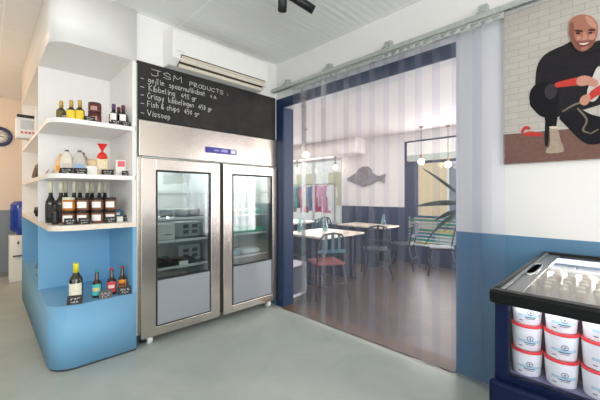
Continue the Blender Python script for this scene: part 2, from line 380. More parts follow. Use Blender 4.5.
# clothes rail with garments
r = thing('clothes_rail', 'metal clothes rail hung with garments beyond the left restaurant window', 'rail', (5.2, 4.3, -.02))
build('bar', MB().tube([(0, -1.0, 1.72), (0, 1.2, 1.72)], .014), BLACK, r)
for y in (-1.0, 1.2): build('leg', MB().tube([(0, y, .02), (0, y, 1.72)], .014).tube([(-.25, y, .015), (.25, y, .015)], .014), BLACK, r)
cols = [('white', (236, 232, 230)), ('pink', (232, 130, 176)), ('pale pink', (240, 190, 210)), ('magenta', (214, 60, 130)), ('blue', (70, 110, 170)), ('cream', (236, 222, 190)), ('red', (206, 70, 84)), ('teal', (70, 150, 150)), ('mint', (170, 210, 196)), ('grey', (160, 160, 168))]
order = ['first', 'second', 'third', 'fourth', 'fifth', 'sixth', 'seventh', 'eighth', 'ninth', 'tenth', 'eleventh']
for i, (nm, c) in enumerate(cols):
    y = 3.42+i*.2
    mb = MB(); h = .8+.12*math.sin(i*2.3)
    poly = [(-.06, 1.68), (-.22, 1.62), (-.26, 1.30), (-.19, 1.30), (-.18, 1.68-h), (.18, 1.68-h), (.19, 1.30), (.26, 1.30), (.22, 1.62), (.06, 1.68)]
    mb.prism([(q[0], q[1]-1.70) for q in poly], -.03, .03, 'y')
    g = build('garment', mb, mat(nm.replace(' ', '_')+'_cloth', c, .9), loc=(5.2, y, 1.68), bevel=.01)
    build('hanger', MB().tube([(0, 0, -.02), (0, 0, .006), (.012, 0, .03), (0, 0, .042), (-.012, 0, .03)], .004, n=6).tube([(-.2, 0, -.07), (0, 0, -.02), (.2, 0, -.07)], .005, n=6), CHROME, g)
    tag(g, '%s garment on a hanger, %s along the clothes rail from the far left' % (nm, order[len(cols)-1-i]), 'garment', 'garments on the clothes rail')
# colourful slatted bench outside the right window
t = thing('slatted_bench', 'bench with teal, yellow and white slats outside the right restaurant window', 'bench', (3.95, -.98, -.02))
scol = [(60, 150, 170), (206, 222, 220), (60, 170, 150), (206, 206, 130), (60, 140, 170), (30, 150, 140), (190, 214, 214), (40, 110, 150), (60, 180, 160)]
smats = [mat('slat_paint_%d' % i, c, .5) for i, c in enumerate(scol)]
mb = MB()
for i in range(9):
    for j in range(4):
        mb.box(-.02+.012*i, .0+.012*i, -1.3+j*.65, -1.3+(j+1)*.65, .34+i*.068, .39+i*.068, (i*2+j*(i % 3+1)) % 9)
build('back_slats', mb, smats, t)
mb = MB()
for j in range(4): mb.box(-.5+j*.12, -.4+j*.12, -1.3, 1.3, .36, .39, j)
for y in (-1.2, 0, 1.2): build('leg', MB().box(.1, .14, y-.03, y+.03, .0, .98), FRN, t)
mb.b.free()

# ------------------------------------------------------------------ pendants
BULB = mat('lit_bulb', (255, 236, 205), .3, emit=7)
BRASS = mat('brass_cap', (150, 120, 80), .35, .9)
def pendant(label, x, y, z, L):
    t = thing('pendant_lamp', label, 'lamp', (x, y, z), 0, 'globe pendants in the restaurant')
    build('canopy', MB().lathe([(.0, -.03), (.03, -.028), (.035, 0)], n=16), BRASS, t)
    build('cord', MB().tube([(0, 0, -.02), (0, 0, -L)], .005, n=6), BLACK, t)
    build('socket', MB().lathe([(.0, -L), (.020, -L), (.022, -L-.07), (.0, -L-.07)], n=12), BRASS, t)
    build('globe', MB().sphere((0, 0, -L-.12), .058), BULB, t)
pendant('globe pendant lamp hanging over the nearest restaurant table', 1.75, 1.2, 2.6, .37)
pendant('globe pendant lamp hanging before the right restaurant window', 3.1, -.42, 2.6, .52)
pendant('globe pendant lamp below the long white beam, far left', 3.2, 2.92, 2.25, .12)
pendant('globe pendant lamp below the beam near the fish plaque', 3.3, 1.74, 2.25, .13)
pendant('glowing globe standing in for a pendant reflection in the right restaurant window', 3.35, -.80, 2.6, .58)  # added globe that imitates a lamp's reflection in the window glass

# fish plaque
fy = [(1.55, 1.74), (1.40, 1.80), (1.28, 1.86), (1.20, 1.95), (1.08, 1.99), (.96, 1.985), (.88, 1.92), (.85, 1.84), (.74, 1.775), (.66, 1.76), (.55, 1.80), (.52, 1.79), (.56, 1.70), (.54, 1.62), (.58, 1.60), (.67, 1.66), (.76, 1.65), (.86, 1.585), (1.0, 1.555), (1.10, 1.52), (1.18, 1.56), (1.30, 1.60), (1.44, 1.66), (1.53, 1.69)]
fish = build('fish_plaque', MB().prism(fy, 3.466, 3.496, 'x'), mat('grey_fish', (140, 134, 138), .8, var=.28, scale=14, bump=.4), bevel=.008)
tag(fish, 'grey fish-shaped plaque on the white restaurant wall', 'wall art')

# ------------------------------------------------------------------ restaurant furniture
TOPW = mat('pale_table_wood', (232, 216, 192), .4, var=.06, scale=8, stretch=(1, 10, 1))
DARKM = mat('dark_metal', (32, 34, 46), .5, spec=.3)
M_navyp = mat('navy_panel', (30, 34, 58), .5)
def table(label, x, y, L, W):
    t = thing('restaurant_table', label, 'table', (x, y, 0), 0, 'restaurant tables')
    build('table_top', MB().box(-L/2, L/2, -W/2, W/2, .72, .75), TOPW, t, bevel=.004)
    for sx in (-1, 1):
        build('pedestal_panel', MB().box(sx*L*.36-.02, sx*L*.36+.02, -W*.36, W*.36, .03, .69), M_navyp, t)
        build('base', MB().box(sx*L*.36-.05, sx*L*.36+.05, -W*.4, W*.4, 0, .03), DARKM, t, bevel=.005)
    build('support_frame', MB().box(-L*.4, L*.4, -.03, .03, .69, .72).box(-.03, .03, -W*.35, W*.35, .69, .72), DARKM, t)
    return t
table('pale wood table nearest the strip curtain', 1.32, .39, 1.0, .9)
table('pale wood table by the wall under the fish plaque', 2.95, .62, .62, 1.05)
table('pale wood table by the left restaurant window', 2.5, 2.3, .8, .8)
def chair(label, x, y, rz, frame, seat, back):
    t = thing('bistro_chair', label, 'chair', (x, y, 0), rz, 'bistro chairs')
    build('seat', MB().rbox(-.2, .2, -.2, .2, .43, .465, .012), seat, t)
    for sx in (-1, 1):
        build('leg', MB().tube([(sx*.23, .24, 0), (sx*.17, .17, .43)], [.012, .016]), frame, t)
        build('leg', MB().tube([(sx*.23, -.27, 0), (sx*.17, -.17, .43)], [.012, .016]), frame, t)
    hoop = [(-.18, -.18, .45), (-.19, -.22, .65), (-.18, -.245, .76), (-.12, -.26, .84), (0, -.265, .86), (.12, -.26, .84), (.18, -.245, .76), (.19, -.22, .65), (.18, -.18, .45)]
    bk = build('back_frame', MB().tube(hoop, .013), frame, t)
    mb = MB()
    for u in (-.09, 0, .09): mb.box(u-.018, u+.018, -.262, -.25, .62, .85)
    mb.box(-.19, .19, -.228, -.215, .60, .64)
    build('backrest', mb, back, t)
    build('stretcher', MB().tube([(-.2, .2, .2), (.2, .2, .2)], .009).tube([(-.2, -.22, .2), (.2, -.22, .2)], .009), frame, t)
    return t
REDS = mat('red_seat', (124, 52, 44), .6); TEALB = mat('teal_paint', (52, 100, 108), .6)
chair('bistro chair with red seat and teal back at the near restaurant table', 0.74, -.16, -.5, mat('dark_red_metal', (58, 38, 42), .5, .2), REDS, TEALB)
c0 = chair('dark metal bistro chair between the two restaurant tables', 2.10, -.10, -.9, DARKM, DARKM, DARKM)
dup(c0, 'dark metal bistro chair at the table under the fish plaque, beside the window', (2.95, -.12, 0), .2)
dup(c0, 'dark metal bistro chair standing under the plant by the right window', (3.02, -.82, 0), .5)
dup(c0, 'dark metal bistro chair at the table under the fish plaque, far side', (2.85, 1.42, 0), PI)
tb = chair('teal bistro chair behind the near table, left of the navy wall', 1.15, 1.12, PI, TEALB, TEALB, TEALB)
dup(tb, 'teal bistro chair at the table by the left restaurant window', (2.3, 1.65, 0), .1)
dup(tb, 'teal bistro chair on the far side of the table by the left window', (2.5, 2.98, 0), PI)
dup(c0, 'dark metal bistro chair at the left end of the near table', (.58, .62, 0), -PI/2-.1)
# tumblers / carafes
TG = glass('teal_glass', (.45, .8, .8), refl=.1, haze=.25, hazecol=(90, 180, 180))
def jug(label, x, y):
    g = build('teal_carafe', MB().lathe([(.0, .0), (.042, 0), (.045, .09), (.03, .13), (.024, .19), (.03, .21)], n=14, cap=False), TG, loc=(x, y, .75))
    return tag(g, label, 'carafe', 'teal carafes')
jug('teal glass carafe at the left end of the near restaurant table', 1.10, .70)
jug('teal glass carafe in the middle of the near restaurant table', 1.50, .50)
jug('teal glass carafe on the table under the fish plaque', 3.1, .35)
# white crate
t = thing('white_stand', 'low white open frame stand on the restaurant floor near the strip curtain', 'stand', (.40, .22, 0), .1)
mb = MB()
for a in (-.16, .16):
    for c in (-.16, .16): mb.box(a-.015, a+.015, c-.015, c+.015, 0, .40)
build('frame', mb.box(-.175, .175, -.175, .175, .40, .43).box(-.175, .175, -.175, -.145, 0.0, .03).box(-.175, .175, .145, .175, 0, .03).box(-.175, -.145, -.145, .145, 0, .03).box(.145, .175, -.145, .145, 0, .03), mat('white_stand_paint', (216, 214, 220), .5), t)
build('interior_shade', MB().box(-.14, .14, -.14, .14, .035, .37), mat('shade_dark', (70, 72, 84), .7), t)  # dark solid fills the open frame to paint its shaded interior
# plant
LEAF = mat('leaf_green', (38, 62, 46), .7, var=.2, scale=20)
t = thing('potted_plant', 'plant with long pointed leaves by the right restaurant window', 'plant', (2.72, -1.36, 0))
build('pot', MB().lathe([(.0, 0), (.13, 0), (.17, .32), (.15, .32), (.14, .27), (0, .27)], n=18), mat('grey_pot', (90, 92, 100), .6), t)
build('stem', MB().tube([(0, 0, .2), (.02, .02, .7), (0, .03, 1.25)], [.022, .018, .012]), mat('stem_brown', (110, 92, 70), .7), t)
def leaf(base, az, L, w, rise, droop):
    mb = MB(); n = 8; dirv = Vector((math.cos(az), math.sin(az), 0)); sd = (Vector((-math.sin(az), math.cos(az), 0))*.45+Vector((0, 0, .9))).normalized(); L_, R_, C_ = [], [], []
    for i in range(n+1):
        u = i/n; p = Vector(base)+dirv*L*u+Vector((0, 0, rise*u-droop*u*u)); ww = w*math.sin(PI*min(1, .12+.88*u))**.8*(1-u*.2) if u < 1 else .001
        C_.append(mb.b.verts.new(p)); L_.append(mb.b.verts.new(p+sd*ww+Vector((0, 0, .012)))); R_.append(mb.b.verts.new(p-sd*ww+Vector((0, 0, .012))))
    for i in range(n):
        mb.b.faces.new((C_[i], C_[i+1], L_[i+1], L_[i])).smooth = True; mb.b.faces.new((R_[i], R_[i+1], C_[i+1], C_[i])).smooth = True
    o = build('leaf', mb, LEAF, t); d = o.modifiers.new('thick', 'SOLIDIFY'); d.thickness = .004
for az, zb, L, w, rise, droop in [(1.75, 1.25, .66, .04, .58, .05), (1.95, 1.2, .80, .05, .10, .16), (1.3, 1.1, .6, .045, .0, .2), (2.0, 1.05, .62, .05, .05, .55), (2.6, 1.05, .42, .05, .15, .4), (.6, 1.2, .5, .05, .3, .2), (-.9, 1.2, .5, .05, .3, .2), (-2.2, 1.15, .5, .05, .25, .2), (3.4, 1.22, .45, .05, .35, .2)]:
    leaf((0, .03, zb), az, L, w, rise, droop)

# ------------------------------------------------------------------ strip curtain on its rail
PVC = glass('clear_pvc', (.955, .955, .975), haze=.034, refl=.012, rough=.12, hazecol=(214, 222, 240))
t = thing('strip_curtain', 'clear plastic strip curtain hanging from a galvanised rail across the doorway', 'strip curtain', (-.08, -1.4, 2.6))
rl = [(-.022, -.02), (-.022, .018), (.022, .018), (.022, -.02), (.010, -.02), (.010, -.016), (.017, -.016), (.017, .014), (-.017, .014), (-.017, -.016), (-.010, -.016), (-.010, -.02)]
build('rail', MB().prism(rl, -2.4, 1.388, 'y'), GALV, t)
mb = MB()
for i in range(30):
    y = -1.04+i*.069
    mb.prism([(y, -.024), (y+.012, -.024), (y+.048, -.062), (y+.034, -.062)], -.007, .001, 'x')
    mb.box(-.012, -.006, y, y+.03, -.064, -.04)
mb.box(-.004, .004, -1.04, 1.03, -.03, -.018).box(-.004, .004, -1.04, 1.03, -.066, -.058)
build('hanger_plate', mb, mat('perforated_galvanised', (196, 202, 198), .4, .5, var=.15, scale=60), t, label='perforated galvanised hanger plate')
for y in (-.23, -.87, -1.55, -2.3):
    build('bracket', MB().box(.03, .08, y+1.37, y+1.43, .02, .10).box(-.02, .08, y+1.37, y+1.43, .022, .032).box(-.012, .012, y+1.385, y+1.415, .03, .05), GALV, t, bevel=.003)
N = 14
for i in range(N):
    y0 = -2.445+1.4+i*.1435
    mb = MB(); pts = []
    off = .003 if i % 2 else -.003
    for k in range(9):
        u = k/8; pts.append((y0+u*.2, off+.006*math.sin(PI*u)*(1 if i % 2 else -1)))
    sec = [(p[1]-.0012, p[0]) for p in pts]+[(p[1]+.0012, p[0]) for p in pts[::-1]]
    mb.prism(sec, -2.575, -.060, 'z', smooth=False)
    build('plastic_strip', mb, PVC, t)

# ------------------------------------------------------------------ poster
pc = {'brick': (196, 190, 182), 'deck': (112, 84, 78), 'suit': (36, 34, 37), 'suit2': (26, 25, 29), 'gap': (196, 190, 186), 'skin': (162, 110, 94), 'skin2': (186, 136, 118), 'red': (184, 62, 56), 'boot': (160, 144, 128),
      'boot2': (204, 190, 172), 'dark': (70, 44, 40), 'smile': (216, 196, 186), 'lip': (120, 62, 58), 'beard': (128, 84, 72), 'rope': (178, 60, 50), 'seam': (116, 108, 96), 'grey': (56, 54, 58), 'edge': (70, 62, 58)}
pk = list(pc)
pm = []
for k_ in pk:
    if k_ == 'brick':
        k = NT('printed_brick'); p = k.n('ShaderNodeBsdfPrincipled'); tc = k.n('ShaderNodeTexCoord'); s = k.n('ShaderNodeSeparateXYZ'); k.l(tc.outputs['Object'], s.inputs[0])
        cb = k.n('ShaderNodeCombineXYZ'); k.l(s.outputs['Y'], cb.inputs['X']); k.l(s.outputs['Z'], cb.inputs['Y'])
        br = k.n('ShaderNodeTexBrick'); br.inputs['Scale'].default_value = 1; br.inputs['Brick Width'].default_value = .11; br.inputs['Row Height'].default_value = .042; br.inputs['Mortar Size'].default_value = .0025
        br.inputs['Color1'].default_value = lin((182, 176, 168)); br.inputs['Color2'].default_value = lin((174, 168, 160)); br.inputs['Mortar'].default_value = lin((160, 154, 147))
        k.l(cb.outputs[0], br.inputs['Vector']); k.l(br.outputs['Color'], p.inputs['Base Color']); p.inputs['Roughness'].default_value = .5; k.l(p.outputs[0], k.out.inputs[0]); pm.append(k.m)
    else: pm.append(mat('printed_'+k_, pc[k_], .75, spec=.15, var=.12 if k_ in ('deck', 'boot', 'suit', 'suit2') else .05, scale=60))
pr = thing('wall_poster', 'large photo poster of a crouching man in a black wetsuit with red cuffs', 'poster', (0, -2.95, 2.07))
PX0 = -.026
build('canvas', MB().box(PX0, 0, -.53, .528, -.512, .508, 0), [pm[0]], pr, label='printed white brick wall')
P = {
    'deck': [(-2.423,1.765),(-2.569,1.759),(-2.901,1.748),(-3.48,1.735),(-3.48,1.561),(-2.423,1.560)],
    'rope1': [(-2.519,1.766),(-2.536,1.803),(-2.563,1.803),(-2.580,1.784),(-2.569,1.775),(-2.547,1.785),(-2.536,1.757)],
    'rope2': [(-2.536,1.757),(-2.569,1.769),(-2.622,1.751),(-2.643,1.736),(-2.638,1.724),(-2.590,1.733),(-2.541,1.736)],
    'body': [(-2.601,1.989),(-2.601,2.133),(-2.617,2.206),(-2.653,2.247),(-2.703,2.263),(-2.752,2.272),(-2.780,2.287),(-2.844,2.235),(-2.900,2.25),(-2.98,2.22),(-3.06,2.16),(-3.10,2.02),(-3.06,1.90),(-2.871,1.865),(-2.817,1.851),(-2.761,1.856),(-2.713,1.827),(-2.653,1.850),(-2.601,1.891),(-2.574,1.929),(-2.569,1.957)],
    'gap': [(-2.844,1.948),(-2.866,2.020),(-2.901,2.117),(-2.925,2.04),(-2.91,1.93),(-2.871,1.883)],
    'thigh': [(-2.569,1.950),(-2.569,2.023),(-2.601,2.068),(-2.648,2.075),(-2.693,2.051),(-2.713,2.009),(-2.723,1.944),(-2.703,1.835),(-2.643,1.839),(-2.601,1.885)],
    'shin2': [(-2.653,1.863),(-2.678,1.858),(-2.668,1.656),(-2.648,1.658)],
    'shin': [(-2.643,1.961),(-2.713,1.958),(-2.713,1.783),(-2.693,1.754),(-2.658,1.778),(-2.648,1.844)],
    'knee': [(-2.648,2.024),(-2.668,2.051),(-2.698,2.044),(-2.713,2.009),(-2.708,1.966),(-2.678,1.947),(-2.653,1.971)],
    'rleg': [(-2.713,1.833),(-2.771,1.860),(-2.826,1.862),(-2.862,1.825),(-2.91,1.80),(-2.98,1.78),(-3.0,1.70),(-2.93,1.655),(-2.871,1.640),(-2.826,1.669),(-2.780,1.736),(-2.742,1.791)],
    'foot': [(-2.673,1.783),(-2.713,1.777),(-2.728,1.687),(-2.747,1.629),(-2.737,1.611),(-2.658,1.612),(-2.653,1.632),(-2.678,1.661)],
    'foot_top': [(-2.673,1.783),(-2.716,1.776),(-2.716,1.760),(-2.673,1.767)],
    'seam': [(-2.733,1.867),(-2.794,1.904),(-2.826,1.904),(-2.826,1.895),(-2.794,1.892),(-2.737,1.857)],
    'seam2': [(-2.808,1.877),(-2.844,1.822),(-2.857,1.784),(-2.831,1.735),(-2.862,1.718),(-2.862,1.709),(-2.819,1.730),(-2.849,1.786),(-2.835,1.818),(-2.803,1.866)],
    'seam3': [(-2.862,1.712),(-2.901,1.736),(-2.901,1.728),(-2.862,1.703)],
    'cuffL': [(-2.700,2.050),(-2.76,2.053),(-2.815,2.058),(-2.815,2.006),(-2.76,2.013),(-2.700,2.018)],
    'handL': [(-2.803,2.054),(-2.835,2.061),(-2.866,2.044),(-2.897,2.013),(-2.901,1.988),(-2.879,1.981),(-2.853,2.000),(-2.831,1.996),(-2.803,2.009)],
    'cuffR': [(-2.853,1.946),(-2.901,1.985),(-2.98,2.01),(-2.98,1.95),(-2.901,1.930),(-2.858,1.900)],
    'handR': [(-2.817,1.924),(-2.835,1.944),(-2.862,1.944),(-2.866,1.907),(-2.844,1.876),(-2.817,1.894)],
    'neck': [(-2.776,2.301),(-2.790,2.247),(-2.826,2.208),(-2.862,2.211),(-2.884,2.240),(-2.91,2.235),(-2.93,2.19),(-2.835,2.184),(-2.776,2.252)],
    'ear': [(-2.764,2.362),(-2.776,2.366),(-2.784,2.317),(-2.770,2.310)],
    'head': [(-2.768,2.345),(-2.766,2.388),(-2.778,2.418),(-2.803,2.428),(-2.835,2.422),(-2.866,2.400),(-2.890,2.362),(-2.899,2.319),(-2.895,2.279),(-2.882,2.238),(-2.855,2.208),(-2.826,2.203),(-2.798,2.230),(-2.780,2.275),(-2.770,2.313)],
    'shade': [(-2.770,2.345),(-2.770,2.380),(-2.782,2.405),(-2.795,2.36),(-2.792,2.30),(-2.806,2.262),(-2.815,2.222),(-2.796,2.238),(-2.780,2.279),(-2.772,2.313)],
    'skull': [(-2.838,2.412),(-2.864,2.394),(-2.888,2.350),(-2.894,2.312),(-2.872,2.330),(-2.850,2.366)],
    'cheek': [(-2.858,2.288),(-2.880,2.292),(-2.888,2.27),(-2.874,2.25),(-2.858,2.262)],
    'cheek2': [(-2.800,2.302),(-2.822,2.300),(-2.826,2.278),(-2.806,2.276)],
    'beard': [(-2.782,2.290),(-2.796,2.275),(-2.812,2.268),(-2.835,2.262),(-2.858,2.258),(-2.874,2.256),(-2.889,2.256),(-2.878,2.226),(-2.853,2.203),(-2.826,2.199),(-2.798,2.228),(-2.783,2.268)],
    'chin': [(-2.820,2.226),(-2.845,2.228),(-2.860,2.226),(-2.848,2.207),(-2.828,2.206)],
    'browL': [(-2.790,2.341),(-2.808,2.340),(-2.832,2.326),(-2.832,2.316),(-2.806,2.327)],
    'eyeL': [(-2.796,2.326),(-2.812,2.324),(-2.824,2.312),(-2.808,2.310)],
    'browR': [(-2.848,2.318),(-2.866,2.324),(-2.886,2.314),(-2.886,2.304),(-2.866,2.312)],
    'eyeR': [(-2.852,2.304),(-2.866,2.308),(-2.878,2.298),(-2.864,2.293)],
    'nose': [(-2.834,2.315),(-2.842,2.312),(-2.856,2.272),(-2.844,2.264),(-2.826,2.270),(-2.832,2.285)],
    'mouth': [(-2.804,2.263),(-2.826,2.254),(-2.853,2.248),(-2.872,2.254),(-2.858,2.232),(-2.835,2.230),(-2.815,2.243)],
    'smile': [(-2.812,2.257),(-2.830,2.251),(-2.853,2.246),(-2.865,2.249),(-2.853,2.238),(-2.835,2.237),(-2.822,2.244)],
}
pmap = dict(deck='deck', rope1='rope', rope2='rope', body='suit', gap='gap', thigh='suit2', shin='suit2', shin2='suit', knee='grey', rleg='suit2', foot='boot', foot_top='boot2', seam='seam', seam2='seam', seam3='seam', cuffL='red', handL='skin2', cuffR='red', handR='skin2', neck='suit', ear='skin', head='skin', skull='skin2', beard='beard', browL='dark', browR='dark', eyeL='dark', eyeR='dark', shade='beard', cheek='skin2', cheek2='skin2', chin='skin', mouth='lip', nose='skin2', smile='smile')
def chaikin(p, n=2):
    for _ in range(n):
        q = []
        for i in range(len(p)):
            a, b_ = p[i], p[(i+1) % len(p)]
            q += [(a[0]*.75+b_[0]*.25, a[1]*.75+b_[1]*.25), (a[0]*.25+b_[0]*.75, a[1]*.25+b_[1]*.75)]
        p = q
    return p
mb = MB()
for i, (k_, pts) in enumerate(P.items()):
    if k_ != 'deck': pts = chaikin(pts, 1 if k_[:4] in ('cuff', 'hand', 'foot', 'shin') else 2)
    mb.prism([(q[0]+2.95, q[1]-2.07) for q in pts], PX0-.0003*(i+1), PX0, 'x', pk.index(pmap[k_]))
build('printed_figure', mb, pm, pr, label='printed crouching man on a wooden deck')

# ------------------------------------------------------------------ blackboard
bb = thing('blackboard', 'wide blackboard with handwritten chalk product list above the fridge', 'blackboard', (-.83, 0, 2.27))
build('board', MB().box(-.79, .797, -.018, -.001, -.247, .26), BOARD, bb, bevel=.002)
def bp(x, z): return lambda u, v, n: Vector((x+u+.83, -.0182-n, z+v-2.27))
for txt, x0, x1, z, h, sl in [('JSM', -1.49, -1.21, 2.43, .066, -.01), ('PRODUCTS', -1.13, -.76, 2.42, .048, -.01), (':', -.715, -.70, 2.415, .045, 0),
    ('-', -1.585, -1.555, 2.36, .06, 0), ('gejlie', -1.52, -1.38, 2.358, .062, 0), ('spaarnuilkubat', -1.33, -.97, 2.355, .058, 0), ('v.a.', -.905, -.83, 2.353, .05, 0),
    ('-', -1.585, -1.555, 2.285, .06, 0), ('Kibbeling', -1.51, -1.28, 2.285, .062, 0), ('495 gr', -1.215, -1.06, 2.285, .052, 0),
    ('-', -1.585, -1.555, 2.215, .06, 0), ('Crispy', -1.525, -1.38, 2.215, .062, 0), ('kibbelingen', -1.335, -1.09, 2.215, .058, 0), ('450 gr', -1.035, -.89, 2.213, .052, 0),
    ('-', -1.585, -1.555, 2.14, .06, 0), ('Fish & chips', -1.525, -1.235, 2.142, .06, 0), ('450 gr', -1.185, -1.03, 2.14, .052, 0),
    ('-', -1.585, -1.555, 2.055, .06, 0), ('Vissoep', -1.525, -1.32, 2.058, .062, 0)]:
    W_ = strokes(txt)[1]; f_ = (x1-x0)/W_; u_ = 0
    for wd in txt.split(' '):
        w_ = strokes(wd)[1]; mb = MB()
        write(mb, wd, bp(x0+u_*f_, z+sl*u_), w_*f_, h*.82, .0046, 0, sl, .0025)
        build('chalk_word', mb, CHALK, bb, normals=False); u_ += w_+.65

# ------------------------------------------------------------------ air conditioner
ac = thing('air_conditioner', 'white wall-mounted air conditioner above the blackboard', 'air conditioner', (-.845, 0, 2.53))
prof = [(0, .0), (-.12, .0), (-.20, .045), (-.22, .085), (-.22, .28), (-.20, .315), (0, .325)]
build('casing', MB().prism(prof, -.535, .535, 'x'), PLASTIC, ac, bevel=.012)
def louv(x0, x1, a, b, d0, d1, mi, mb):
    A = Vector((0, -.225, .080)); B = Vector((0, -.13, -.004)); d = (B-A); n = Vector((0, -d.z, d.y)).normalized()
    if n.z > 0: n = -n
    p = [A+d*a+n*d0, A+d*b+n*d0, A+d*b+n*d1, A+d*a+n*d1]
    mb.prism([(q.y, q.z) for q in p], x0, x1, 'x', mi)
mb = MB(); louv(-.46, .49, .02, .98, -.004, .006, 0, mb); build('outlet_slot', mb, SLOT, ac, label='dark air outlet slot')
mb = MB(); louv(-.455, .485, .06, .20, .004, .022, 0, mb); build('louvre', mb, CREAM, ac, bevel=.002)
mb = MB(); louv(-.455, .485, .34, .48, .004, .022, 0, mb); build('louvre', mb, CREAM, ac, bevel=.002)
mb = MB(); louv(-.455, .485, .70, .95, .004, .016, 0, mb); build('louvre', mb, CREAM, ac, bevel=.002)
build('brand_plate', MB().box(-.50, -.43, -.222, -.218, .10, .106), mat('plate_grey', (190, 190, 190), .4), ac)

# ------------------------------------------------------------------ track spotlight
sp = thing('track_spotlight', 'black twin-head spotlight on the ceiling', 'spotlight', (-.93, -1.23, 2.95))
build('base', MB().box(-.14, .14, -.02, .02, -.03, 0), BLACK, sp, bevel=.003)
def spot(a, b_, px_):
    a = Vector(a); b_ = Vector(b_)
    h = build('lamp_head', MB().tube([a, b_], .033, n=20), BLACK, sp)
    build('pivot', MB().tube([(px_, 0, -.03), (px_, 0, -.06), a*.7+b_*.3], .009), BLACK, h)
spot((-.055, 0, -.07), (-.053, .012, -.23), -.05)
spot((.03, .015, -.075), (.205, -.065, -.15), .05)

# ------------------------------------------------------------------ refrigerator
fg = thing('display_fridge', 'large stainless steel double-door display fridge', 'fridge', (-.805, 0, 0))
X0, X1 = -.79, .79
build('cabinet', MB().box(X0, X0+.04, .035, .78, .10, 2.02).box(X1-.04, X1, .035, .78, .10, 2.02).box(X0+.04, X1-.04, .74, .78, .10, 2.02)
      .box(X0+.04, X1-.04, .035, .74, .10, .14).box(X0+.04, X1-.04, .035, .74, 1.72, 1.76).box(-.02, .02, .035, .10, .14, 1.72).box(X0+.04, X1-.04, .035, .74, 1.98, 2.02), [STEEL, FR_IN], fg)
build('liner', MB().box(X0+.041, X1-.041, .725, .739, .141, 1.719).box(X0+.041, X0+.05, .1, .725, .141, 1.719).box(X1-.05, X1-.041, .1, .725, .141, 1.719).box(-.008, .008, .12, .725, .141, 1.719), FR_IN, fg)
build('header_panel', MB().box(X0, X1, -.012, .035, 1.695, 2.02), STEEL, fg, bevel=.006)
cp = build('control_panel', MB().rbox(-.155, .215, -.02, -.011, 1.785, 1.845, .004), mat('violet_panel', (74, 70, 158), .35), fg, label='violet control panel')
build('display', MB().box(.14, .198, -.0225, -.0195, 1.795, 1.836), mat('pale_display', (226, 228, 240), .3), cp)
mb = MB(); write(mb, 'Frigo', lambda u, v, n: Vector((-.05+u, -.0205-n, 1.815+v)), .07, .02, .003); mb.b.free()
mb = MB()
for x0, x1, z0, z1 in [(-.06, .0, 1.808, 1.822), (.02, .1, 1.803, 1.826), (.03, .11, 1.828, 1.834)]: mb.box(x0, x1, -.0215, -.0195, z0, z1)
build('printed_mark', mb, mat('lilac_print', (170, 166, 220), .4), cp)
GL = glass('fridge_glass', (.95, .97, .965), refl=.08, rough=.03)
def door(x0, x1, gx0, gx1):
    d = build('door', MB().box(x0, gx0, -.03, .03, .075, 1.68).box(gx1, x1, -.03, .03, .075, 1.68).box(gx0, gx1, -.03, .03, 1.575, 1.68).box(gx0, gx1, -.03, .03, .075, .155), STEEL_D, fg, bevel=.005)
    build('gasket', MB().box(gx0, gx0+.012, -.031, .02, .155, 1.575).box(gx1-.012, gx1, -.031, .02, .155, 1.575).box(gx0+.012, gx1-.012, -.031, .02, 1.563, 1.575).box(gx0+.012, gx1-.012, -.031, .02, .155, .166).box(gx0+.012, gx1-.012, -.031, .02, .572, .585), RUBBER, d)
    build('door_glass', MB().box(gx0+.012, gx1-.012, -.022, -.016, .585, 1.563).box(gx0+.012, gx1-.012, .006, .012, .585, 1.563), GL, d)
    build('kick_panel', MB().box(gx0+.012, gx1-.012, -.026, .02, .166, .572), PANEL, d, label='grey lower door panel')
    return d
d1 = door(-.775, .003, -.648, -.100)
d2 = door(.045, .785, .155, .715)
build('door_gap', MB().box(.003, .045, .0, .034, .10, 1.69), mat('gap_dark', (60, 58, 56), .5, .4), fg)
for x, y in ((-.69, .03), (.69, .03), (-.69, .70), (.69, .70)):
    c = build('caster', MB().tube([(x-.02, y, .04), (x+.02, y, .04)], .04, n=18), mat('white_caster', (226, 226, 226), .4), fg, label='white caster wheel')
    build('fork', MB().box(x-.028, x-.022, y-.01, y+.03, .04, .10).box(x+.022, x+.028, y-.01, y+.03, .04, .10).box(x-.028, x+.028, y-.01, y+.03, .085, .10), CHROME, c)
    if y < .1 and x < 0: build('brake', MB().box(x-.075, x-.028, y-.02, y+.02, .028, .05), BLACK, c)
RAILM = mat('pale_shelf_rail', (214, 218, 216), .35, .2)
WIRE = mat('chrome_wire', (200, 204, 204), .25, .9)
for x0, x1 in ((-.735, -.012), (.012, .735)):
    for z in (.40, .64, .90, 1.12, 1.38):
        mb = MB()
        for k in range(15):
            y = .12+k*.041; mb.tube([(x0, y, z), (x1, y, z)], .003, n=5)
        mb.box(x0, x1, .100, .116, z-.014, z+.008, 1).box(x0, x1, .70, .708, z-.012, z+.006)
        build('wire_shelf', mb, [WIRE, RAILM], fg)
FX = -.805
